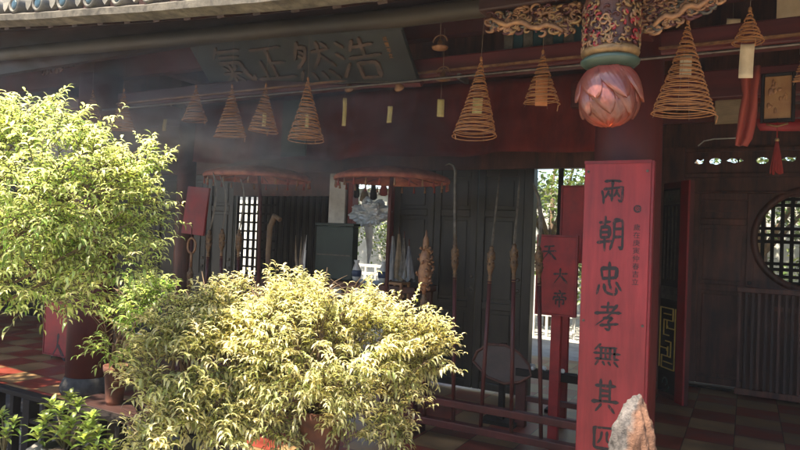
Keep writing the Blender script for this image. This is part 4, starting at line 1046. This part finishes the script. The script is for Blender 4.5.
# red frame (stand) with rails
xa, xb = atx(527, 4.75), atx(600, 4.75)
t = thing('red_stand', 'red wooden stand with posts and a rail below the diagonal sign', 'stand', (xa, 4.75, FZ))
zt2 = hz(527, 376, 4.75) - FZ; W_ = xb - xa
for x in (0, W_ * .98): MB().box(x - .04, x + .04, -.03, .03, 0, zt2).build('post', 'lacquer', t, bevel=.004)
MB().box(-.04, W_, -.05, .05, zt2 + .002, zt2 + .06).build('top_rail', 'black', t, bevel=.005)
MB().box(.042, W_ - .045, -.025, .025, zt2 - .19, zt2 - .15).build('lower_rail', 'lacquer', t, bevel=.004)
MB().box(W_ * .42, W_ * .5, -.02, .02, .02, zt2 + .4).build('centre_post', 'black', t)
R = random.Random(12); mb = MB()
for i in range(12): mb.blob((W_ * R.uniform(.05, .9), R.uniform(-.04, .04), zt2 + .075), (R.uniform(.01, .025), .014, .018), 8, 6)
mb.build('trinkets', 'whitep', t)
# octagonal placard on a post
ctr = at(503, 362, 4.75); kk = (ctr - CAM).dot(fw) / F
t = thing('fan_placard', 'dull brown many-sided placard on a dark post behind the weapons', 'placard', (ctr.x, 4.75, FZ))
zc2 = ctr.z - FZ
M['placard'] = mat('dull_placard', (.13, .09, .075), .7, (.08, .06, .05), 6, .1, dirt=.3)
o = plate('placard_face', 'placard', [(x * kk, zc2 + z * kk) for x, z in ((-30, -2), (-26, 8), (-14, 17), (4, 18), (18, 12), (28, 2), (31, -8), (20, -16), (4, -20), (-14, -16))], [], -.03, .02, t)
ol_ = [(-30, -2), (-26, 8), (-14, 17), (4, 18), (18, 12), (28, 2), (31, -8), (20, -16), (4, -20), (-14, -16), (-30, -2)]; MB().tube([(x * kk, -.042, zc2 + z * kk) for x, z in ol_], .011, 8).build('rim', 'wood', t)
MB().box(-.022, .022, -.018, .02, 0, zc2 + 19 * kk).build('post', 'black', t); MB().box(-.14, .14, -.1, .1, 0, .03).build('foot', 'black', t)

# ================================================================== courtyard front: low fence, bench, pots, rock
xfr = atx(133, 2.35)
fe = thing('low_fence', 'low dark fence with square openings at the lower left', 'fence', (0, 2.35, 0))
zf = hz(60, 401, 2.35)
MB().box(-8, xfr, -.035, .035, zf - .03, zf).build('top_rail', 'black', fe, bevel=.006)
MB().box(-8, xfr, -.03, .03, zf - .17, zf - .145).build('middle_rail', 'black', fe, bevel=.004)
MB().box(-8, xfr, -.03, .03, .03, .08).build('bottom_rail', 'black', fe)
i = 0; x = xfr - .03
while x > -5.2:
    MB().box(x - .02, x + .02, -.025, .025, .0, zf - .03).build('baluster', 'black', fe, bevel=.003); x -= .17
    if i % 3 == 2: MB().box(x + .17 - .035, x + .17 + .035, -.034, .034, 0, zf - .031).build('post', 'black', fe, bevel=.003)
    i += 1
xb0, xb1 = atx(92, 2.62), atx(460, 2.75)
be = thing('plant_bench', 'dark bench with a red-brown top carrying the small terracotta pot', 'bench', (xb0, 2.62, 0))
zb = hz(110, 406, 2.6); zb = hz(112, 412, 2.5)
MB().box(0, 1.3, -.12, .12, zb - .05, zb).build('bench_top', 'woodh', be, bevel=.008)
for x in (.12, 1.18): MB().box(x - .1, x + .1, -.13, .13, 0, zb - .05).build('support', 'stone', be, bevel=.01)

def pot(px, py_rim, Y, rpx, hgt, label, m='terra', cap=True):
    c = at(px, py_rim, Y); kk = (c - CAM).dot(fw) / F; r = rpx * kk
    t = thing('plant_pot', label, 'plant pot', (c.x, Y, c.z - hgt), group='plant pots in the courtyard')
    MB().lathe([(r * .68, 0), (r * .75, hgt * .1), (r * .95, hgt * .82), (r * 1.05, hgt * .84), (r * 1.08, hgt), (r * .95, hgt), (r * .9, hgt * .9)], n=28).build('pot_body', m, t)
    MB().lathe([(r * .91, hgt * .88), (r * .5, hgt * .92), (.01, hgt * .93)], n=20).build('soil', 'soil', t)
    return t, c, r
def stand_under(c, Y, h, r, label, m='stone'):
    t = thing('pot_stand', label, 'stand', (c.x, Y, 0))
    MB().box(-r, r, -r, r, h - .05, h - .002).build('slab', m, t, bevel=.01)
    MB().box(-r * .75, r * .75, -r * .75, r * .75, 0, h - .05).build('plinth', m, t, bevel=.01)
    return t
pot(116, 365, 2.62, 11, hz(116, 365, 2.62) - zb, 'small terracotta pot on the bench end by the dark red column')
t, c, r = pot(322, 408, 2.15, 23, .24, 'terracotta pot under the large central shrub'); stand_under(c, 2.15, c.z - .24, .22, 'stone pot stand under the central shrub')
t, c, r = pot(185, 430, 2.05, 20, .2, 'dark pot under the spray-leaved shrub left of centre', 'darkpot'); stand_under(c, 2.05, c.z - .2, .2, 'stone pot stand under the left of centre shrub')
t, c, r = pot(66, 445, 2.0, 20, .2, 'dark glazed pot of the rosette plant at the lower left', 'darkpot'); stand_under(c, 2.0, c.z - .2, .2, 'stone pot stand at the lower left')
# round stone in lower left
c = at(40, 447, 1.95); kk = (c - CAM).dot(fw) / F
bm = bmesh.new(); bmesh.ops.create_icosphere(bm, subdivisions=4, radius=1)
for v in bm.verts: v.co = Vector((v.co.x * 14 * kk, v.co.y * 14 * kk, v.co.z * 12 * kk)) * (1 + .15 * noise.noise(v.co * 2) + .05 * noise.noise(v.co * 7))
me = bpy.data.meshes.new('round_stone'); bm.to_mesh(me); bm.free(); me.materials.append(M['rock']); 
for p_ in me.polygons: p_.use_smooth = True
o = bpy.data.objects.new('round_stone', me); COL.objects.link(o); o.location = (c.x, c.y, c.z - 8 * kk); tag(o, 'rounded mossy stone at the foot of the rosette plant', 'stone')
zs = c.z - 18 * kk
t = thing('stone_pillar', 'short stone pillar under the rounded stone at lower left', 'pillar', (c.x, c.y, 0)); MB().box(-.12, .12, -.1, .1, 0, zs).build('pillar_body', 'stone', t, bevel=.01)

# scholar's rock
c = at(632, 397, 1.75); kk = (c - CAM).dot(fw) / F; H = .42
def rock_part(name, m, cond_shift, seed, sc):
    bm = bmesh.new(); bmesh.ops.create_icosphere(bm, subdivisions=5, radius=1)
    for v in bm.verts:
        u = (v.co.z + 1) / 2; s = v.co.copy()
        wdt = .84 + .1 * math.sin(s.z * 5 + s.x * 2)
        x = s.x * 27 * kk * wdt * 1.0 + (2 + 3 * u * u - 3 * (1 - u)) * kk; y = s.y * 24 * kk * wdt; z = s.z * H / 2
        p = Vector((x, y, z)); nn = noise.noise(s * 1.8 + Vector((seed, 0, 0))) * .014 + noise.noise(s * 4 + Vector((seed, 0, 0))) * .011 + abs(noise.noise(s * 9)) * .009 - abs(noise.noise(Vector((s.x * 3, s.y * 3, s.z * 14)))) * .006
        v.co = p + s.normalized() * nn
    return bm
bm = rock_part('rock', 'rock', 0, 4, 1)
me = bpy.data.meshes.new('scholar_rock'); bm.to_mesh(me); bm.free()
def rock_mat():
    m = mat('pitted_rock', (.18, .155, .14), .9, (.06, .052, .048), 55, .9, dirt=.4)
    n = m.node_tree.nodes; L = m.node_tree.links; b = n['Principled BSDF']
    src = b.inputs['Base Color'].links[0].from_socket
    tc = n.new('ShaderNodeTexCoord'); sx_ = n.new('ShaderNodeSeparateXYZ'); L.new(tc.outputs['Object'], sx_.inputs[0])
    nz = n.new('ShaderNodeTexNoise'); nz.inputs['Scale'].default_value = 14; L.new(tc.outputs['Object'], nz.inputs[0])
    ad = n.new('ShaderNodeMath'); ad.operation = 'MULTIPLY_ADD'; ad.inputs[1].default_value = .09; L.new(nz.outputs[0], ad.inputs[0]); L.new(sx_.outputs[0], ad.inputs[2])
    z2 = n.new('ShaderNodeMath'); z2.operation = 'MULTIPLY_ADD'; z2.inputs[1].default_value = -.3; L.new(sx_.outputs[2], z2.inputs[0]); L.new(ad.outputs[0], z2.inputs[2])
    rp = n.new('ShaderNodeValToRGB'); rp.color_ramp.elements[0].position = .0; rp.color_ramp.elements[1].position = .015; L.new(z2.outputs[0], rp.inputs[0])
    mx = n.new('ShaderNodeMixRGB'); L.new(rp.outputs[0], mx.inputs[0]); L.new(src, mx.inputs[1]); mx.inputs[2].default_value = (.15, .075, .045, 1)
    L.new(mx.outputs[0], b.inputs['Base Color']); return m
me.materials.append(rock_mat())
for p_ in me.polygons: p_.use_smooth = True
o = bpy.data.objects.new('scholar_rock', me); COL.objects.link(o); o.location = (c.x, c.y, c.z - H / 2)
tag(o, 'upright pitted grey rock with a rusty orange flank before the couplet board', 'rock')
t = thing('rock_pedestal', 'square stone pedestal carrying the upright rock', 'pedestal', (c.x, c.y, 0)); zz = c.z - H + .02
MB().box(-.16, .16, -.14, .14, 0, zz - .04).build('pedestal_block', 'stone', t, bevel=.01); MB().box(-.19, .19, -.17, .17, zz - .04, zz).build('slab', 'stone', t, bevel=.01)

# ================================================================== foliage
def leaves_mesh(name, m, specs, parent=None, seed=0):
    """specs: list of (pos, dir, normal, length, width, droop, age, tint)"""
    V, Fc, age, tint = [], [], [], []
    for (p, d, nn, l, w, dr, ag, ti) in specs:
        d = d.normalized(); s = d.cross(nn).normalized(); u = s.cross(d).normalized(); b = len(V)
        c1 = p + d * l * .33 + u * l * (.05 - dr * .08); c2 = p + d * l * .68 - u * l * dr * .38; c3 = p + d * l * (1 - .25 * dr) - u * l * dr * .95
        f = u * w * .16
        V += [p, c1 - s * w * .5 + f, c1, c1 + s * w * .5 + f, c2 - s * w * .38 + f, c2, c2 + s * w * .38 + f, c3]
        Fc += [(b, b + 2, b + 1), (b, b + 3, b + 2), (b + 1, b + 2, b + 5, b + 4), (b + 2, b + 3, b + 6, b + 5), (b + 4, b + 5, b + 7), (b + 5, b + 6, b + 7)]
        age += [ag] * 8; tint += [ti] * 8
    me = bpy.data.meshes.new(name); me.from_pydata([tuple(v) for v in V], [], Fc)
    for nm, dat in (('age', age), ('tint', tint)):
        at_ = me.attributes.new(nm, 'FLOAT', 'POINT'); at_.data.foreach_set('value', dat)
    me.polygons.foreach_set('use_smooth', [True] * len(Fc)); me.materials.append(M[m]); me.update()
    o = bpy.data.objects.new(name, me); COL.objects.link(o)
    if parent is not None: o.parent = parent
    return o
def spray(specs, twigs, p, d, L, nl, ll, R, young, droop=(.3, .9), wr=.3):
    """a shoot with leaves in two ranks arching outwards"""
    d = d.normalized(); side = d.cross(Vector((0, 0, 1)))
    if side.length < .1: side = Vector((R.uniform(-1, 1), R.uniform(-1, 1), 0))
    side = (Matrix.Rotation(R.uniform(-.7, .7), 3, d) @ side.normalized())
    pts = []
    for i in range(nl + 1):
        v = i / nl; q = p + d * L * v + Vector((0, 0, -1)) * L * .22 * v * v
        pts.append(q)
    twigs.tube([pts[0], pts[nl // 2], pts[-1]], [.0022, .0016, .001], 4, cap=False)
    for i in range(nl):
        v = (i + 1) / nl; s = 1 if i % 2 else -1
        q = pts[i + 1]; dd = (side * s * R.uniform(.7, 1.1) + d * (.45 + .8 * v) + Vector((R.uniform(-.3, .3), R.uniform(-.3, .3), R.uniform(-.15, .35))))
        nn = Vector((R.uniform(-.3, .3), R.uniform(-.3, .3), 1))
        l = ll * R.uniform(.55, 1.3) * (1 - .25 * v)
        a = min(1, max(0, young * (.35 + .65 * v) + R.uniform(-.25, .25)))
        specs.append((q, dd, nn, l, l * wr, R.uniform(*droop), a, R.random()))
def crown(root, lobes, n, ll, L, seed, m='leaf', young=.7, nl=8, fill=.4, origin=None, droop=(.35, 1.0), stems=10, wr=.3, upb=.35, lowyoung=.5):
    """lobes: (px, py, dist, rx px, rz px[, depth radius px]) ellipsoids that share the crown's volume; positions local to root"""
    R = random.Random(seed); specs = []; tw = MB(); base = Vector(root.location)
    lb = []
    for l in lobes:
        px, py, dist, rx, rzz = l[:5]; rd = l[5] if len(l) > 5 else rx * .7; c = dp(px, py, dist); k = dist / F
        lb.append((c, rx * k, rd * k, rzz * k))
    wts = [(a * b + b * c_ + a * c_) for _, a, b, c_ in lb]; anchors = []
    hfwd = Vector((fw.x, fw.y, 0)).normalized()
    for i in range(n):
        c, a, b, h = R.choices(lb, wts)[0]
        while True:
            u = Vector((R.gauss(0, 1), R.gauss(0, 1), R.gauss(0, 1))).normalized()
            if u.z > -.6 or R.random() < .4: break
        rr = R.uniform(.82, 1.05) if R.random() > fill else R.uniform(.3, .85)
        if R.random() < .11: rr = R.uniform(1.05, 1.28)
        wob = 1 + .26 * noise.noise(u * 2.6 + c * 3)
        p = c + (r0 * u.x * a + hfwd * u.y * b + Vector((0, 0, u.z * h))) * rr * wob
        if noise.noise(p * 7) < -.2: continue
        out = (r0 * u.x + hfwd * u.y + Vector((0, 0, u.z + upb))).normalized()
        d = (out + Vector((R.uniform(-.5, .5), R.uniform(-.5, .5), R.uniform(-.3, .5)))).normalized()
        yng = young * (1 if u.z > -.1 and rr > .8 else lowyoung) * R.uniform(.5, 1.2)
        spray(specs, tw, p - base - d * L * .7, d, L * R.uniform(.7, 1.25), R.randint(nl - 2, nl + 2), ll, R, yng, droop, wr)
        anchors.append(p - base)
    o = leaves_mesh('foliage', m, specs, root, seed)
    tw.build('twigs', 'twig', root)
    # stems from the pot to points inside the crown
    st = MB(); og = Vector(origin) - base if origin is not None else Vector((0, 0, 0))
    for i in range(stems):
        c, a, b, h = lb[i % len(lb)]; tip = c - base + Vector((R.uniform(-.6, .6) * a, R.uniform(-.6, .6) * b, R.uniform(.1, .8) * h))
        mid = og.lerp(tip, .5) + Vector((R.uniform(-.05, .05), R.uniform(-.05, .05), .03)); r = R.uniform(.004, .009)
        s0 = og + Vector((R.uniform(-.02, .02), R.uniform(-.02, .02), -.02))
        st.tube([s0, s0.lerp(mid, .5) + Vector((R.uniform(-.02, .02),) * 3), mid, mid.lerp(tip, .5) + Vector((R.uniform(-.03, .03),) * 3), tip], [r, r * .9, r * .75, r * .5, r * .25], 6)
        for j in range(4):
            q = mid.lerp(tip, R.uniform(0, .9)); e = q + Vector((R.uniform(-1, 1), R.uniform(-1, 1), R.uniform(.2, 1))).normalized() * R.uniform(.08, .2)
            st.tube([q, q.lerp(e, .5) + Vector((0, 0, .01)), e], [r * .4, r * .3, r * .15], 5)
    st.build('stems', 'bark', root)
    return o

# big shrub on the left: crown on a trunk rooted outside the left edge
b0 = dp(-230, 360, 2.2); r_ = thing('tall_shrub', 'tall sunlit shrub with pale drooping leaves filling the upper left', 'shrub', (b0.x, b0.y, 0))
crown(r_, [(40, 190, 2.35, 100, 82, 85), (-40, 210, 2.3, 110, 105), (105, 205, 2.45, 62, 58, 55), (120, 250, 2.4, 42, 45, 40), (30, 285, 2.35, 72, 38, 60), (50, 125, 2.4, 55, 30, 40), (140, 160, 2.45, 28, 22, 25), (0, 110, 2.4, 30, 18, 25), (-20, 225, 2.9, 95, 65, 80)],  # last lobe, at the rear, is added to shade the fence and column
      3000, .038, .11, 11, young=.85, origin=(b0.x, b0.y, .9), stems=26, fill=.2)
MB().tube([(0, 0, 0), (.03, .02, .3), (-.02, .03, .72)], [.045, .035, .028], 12).build('trunk', 'bark', r_)
c = at(322, 408, 2.15); r_ = thing('central_shrub', 'wide sunlit potted shrub with cream tipped leaves in the centre', 'shrub', c)
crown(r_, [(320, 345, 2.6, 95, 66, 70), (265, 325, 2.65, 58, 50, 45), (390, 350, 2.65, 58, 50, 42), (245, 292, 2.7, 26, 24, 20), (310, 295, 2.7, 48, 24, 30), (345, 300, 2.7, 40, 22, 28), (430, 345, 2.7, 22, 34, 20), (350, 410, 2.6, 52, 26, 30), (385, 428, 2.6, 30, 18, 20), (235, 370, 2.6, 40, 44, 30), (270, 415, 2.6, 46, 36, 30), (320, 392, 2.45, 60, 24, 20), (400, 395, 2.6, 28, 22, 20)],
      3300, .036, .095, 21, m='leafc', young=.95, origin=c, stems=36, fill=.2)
c = at(185, 430, 2.05); r_ = thing('spray_shrub', 'spray-leaved potted shrub with arching shoots left of centre', 'shrub', c)
crown(r_, [(180, 330, 2.6, 48, 34, 40), (205, 355, 2.55, 45, 45, 40), (160, 375, 2.5, 36, 42, 32), (195, 410, 2.5, 50, 34, 35), (150, 425, 2.45, 26, 26, 25), (230, 425, 2.5, 34, 24, 25), (140, 440, 2.3, 24, 20, 20), (215, 300, 2.65, 24, 22, 20)],
      1150, .042, .115, 31, m='leafc', young=.85, origin=c, stems=16, fill=.4)
c = at(116, 365, 2.62); r_ = thing('shaded_shrub', 'greener shaded shrub in the small terracotta pot', 'shrub', c)
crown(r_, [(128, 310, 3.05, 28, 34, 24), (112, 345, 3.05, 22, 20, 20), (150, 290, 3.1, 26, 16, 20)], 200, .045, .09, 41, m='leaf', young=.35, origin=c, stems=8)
# rosette plant
def rosette_plant(px, py, Y, label, cfg, ll, seed):
    c = at(px, py, Y); r_ = thing('rosette_plant', label, 'plant', c, group='leafy rosette plants at the lower left'); R = random.Random(seed); specs = []; st = MB()
    for (qx, qy, ry) in cfg:
        tip = at(qx, qy, Y + ry) - c
        st.tube([(0, 0, -.03), tip * .5 + Vector((0, 0, .02)), tip], [.006, .005, .003], 6)
        for i in range(15):
            a = i * 2.4; v = i / 15; d = Vector((math.cos(a), math.sin(a), .15 + 1.3 * v)); d.normalize()
            specs.append((tip - Vector((0, 0, .05 * (1 - v))), d, Vector((0, 0, 1)) + Vector((-math.cos(a), -math.sin(a), 0)) * .6, ll * R.uniform(.7, 1.1) * (1.1 - .4 * v), ll * .3, R.uniform(.15, .5), min(1, max(0, .15 + .6 * v + R.uniform(-.1, .2))), R.random()))
    leaves_mesh('foliage', 'leafg', specs, r_); st.build('stems', 'twig', r_)
rosette_plant(66, 445, 2.0, 'bright green rosette plant in the dark glazed pot', [(60, 408, 0), (78, 402, .05), (45, 418, -.05), (92, 415, .05), (72, 420, -.1), (38, 432, -.08), (98, 430, -.05), (62, 430, -.12), (84, 436, -.12), (70, 395, .1), (52, 403, .1), (88, 425, 0)], .085, 3)
rosette_plant(4, 450, 2.0, 'small green plant at the lower left corner', [(2, 412, 0), (14, 420, 0), (-8, 420, 0), (6, 430, -.05)], .07, 5)
rosette_plant(100, 460, 1.9, 'low leafy plant cut by the lower edge under the rosette plant', [(96, 446, 0), (110, 442, 0), (88, 450, 0)], .06, 6)

# ================================================================== rear courtyard seen through the openings
def far_tree(X, Y, h, r, seed, label, n=1300, name='garden_tree', low=.4):
    t = thing(name, label, 'tree', (X, Y, 0), group='trees of the rear courtyard'); R = random.Random(seed); specs = []
    tr = MB().tube([(0, 0, 0), (.05, 0, h * .3), (0, .05, h * .62)], [.07, .05, .03], 10)
    for i in range(7):
        a = i * .9; tr.tube([(0, 0, h * .35), (math.cos(a) * r * .35, math.sin(a) * r * .35, h * .55), (math.cos(a) * r * .7, math.sin(a) * r * .7, h * .8)], [.05, .03, .012], 7)
    tr.build('trunk', 'bark', t)
    cl = [Vector((R.uniform(-.7, .7) * r, R.uniform(-.7, .7) * r, h * low + (h * (1 - low)) * R.random())) for _ in range(22)]
    for i in range(n * 6):
        c = R.choice(cl); u = Vector((R.gauss(0, 1), R.gauss(0, 1), R.gauss(0, .8))) * r * .17
        specs.append((c + u, Vector((R.uniform(-1, 1), R.uniform(-1, 1), R.uniform(-.4, .6))), Vector((R.uniform(-.6, .6), R.uniform(-.6, .6), 1)), .11, .055, .3, R.random() * .8, R.random()))
    leaves_mesh('crown', 'leafd', specs, t); return t
far_tree(-3.2, 11.5, 4.4, 1.8, 1, 'tree beyond the bright doorway', low=.2)
far_tree(-8.8, 12.2, 4.6, 1.9, 2, 'tree beyond the left opening', low=.25)
far_tree(.2, 12.0, 4.2, 1.9, 3, 'tree beyond the left half of the round window', low=.15)
far_tree(3.2, 12.4, 4.4, 2.0, 4, 'tree beyond the right half of the round window', low=.15)
ct = far_tree(-5.9, .75, 5.7, 1.5, 9, 'added unseen shade tree outside the left edge of the picture', n=1700, name='added_shade_tree', low=.72)  # unseen tree, added so its crown shades the floor at lower left
del ct['group']
t = thing('rear_wall', 'sunlit white courtyard wall beyond the hall', 'wall', (0, 14, 0))
MB().box(-22, 14, 0, .2, 0, 2.6).build('wall_face', 'plaster', t); MB().box(-22, 14, -.08, .28, 2.602, 2.75).build('coping', 'tile', t)
t = thing('rear_railing', 'pale railing in the rear courtyard behind the bright doorway', 'railing', (0, 10.2, 0))
for z in (.35, .8, .95): MB().box(-9, 4, -.02, .02, z, z + .05).build('rail', 'whitep', t)
mb = MB(); x = -9
while x < 4: mb.box(x - .02, x + .02, -.019, .019, .012, .95); x += .22
mb.build('balusters', 'whitep', t)
# courtyard wall and hall behind the photographer, which shade and bounce light
t = thing('courtyard_wall', 'tall pale wall closing the courtyard behind the photographer', 'wall', (0, -7, 0))
MB().box(-16, 14, -.3, 0, 0, 3.2).build('wall_face', 'plaster', t); MB().box(-16, 14, -.4, .1, 3.202, 3.4).build('coping', 'tile', t)

# ================================================================== air and incense smoke
def volume(name, lo, hi, dens, col, label=None, noisy=False):
    o = MB().box(lo[0], hi[0], lo[1], hi[1], lo[2], hi[2]).build(name, 'cloth')
    m = bpy.data.materials.new(name + '_air'); m.use_nodes = True; n = m.node_tree.nodes; L = m.node_tree.links
    n.remove(n['Principled BSDF']); v = n.new('ShaderNodeVolumePrincipled'); v.inputs['Color'].default_value = (*col, 1); v.inputs['Density'].default_value = dens; v.inputs['Anisotropy'].default_value = .2
    L.new(v.outputs[0], n['Material Output'].inputs['Volume'])
    o.data.materials.clear(); o.data.materials.append(m); tag(o, label, kind='stuff'); return o
volume('haze', (-40, -20, -1), (40, 20, 8), .0022, (.93, .93, .93))
sm = volume('incense_smoke', (-7.5, 2.42, 1.7), (-.9, 4.7, 2.95), .05, (1, .97, .93))
tag(sm, 'thin bluish incense smoke drifting under the left part of the eave', 'smoke')
n = sm.active_material.node_tree.nodes; L = sm.active_material.node_tree.links
v = n['Principled Volume']; tc = n.new('ShaderNodeTexCoord'); mp = n.new('ShaderNodeMapping'); mp.inputs['Scale'].default_value = (.7, 1, 1.3); nz = n.new('ShaderNodeTexNoise'); nz.inputs['Scale'].default_value = 1.7; nz.inputs['Detail'].default_value = 4; nz.inputs['Distortion'].default_value = 2.2
L.new(tc.outputs['Object'], mp.inputs[0]); L.new(mp.outputs[0], nz.inputs[0])
def smooth(sock, a, b, c, d):
    mr = n.new('ShaderNodeMapRange'); mr.interpolation_type = 'SMOOTHSTEP'; mr.inputs[1].default_value = a; mr.inputs[2].default_value = b; mr.inputs[3].default_value = c; mr.inputs[4].default_value = d; L.new(sock, mr.inputs[0]); return mr.outputs[0]
def mul(a, b):
    m = n.new('ShaderNodeMath'); m.operation = 'MULTIPLY'; L.new(a, m.inputs[0]); L.new(b, m.inputs[1]); return m.outputs[0]
sp = n.new('ShaderNodeSeparateXYZ'); L.new(tc.outputs['Object'], sp.inputs[0])
d = mul(smooth(nz.outputs[0], .38, .68, .03, .42), smooth(sp.outputs[0], -2.8, -.95, 1, 0)); d = mul(d, smooth(sp.outputs[2], 1.7, 2.2, 0, 1)); d = mul(d, smooth(sp.outputs[0], -7.5, -6, 0, 1))
L.new(d, v.inputs['Density'])
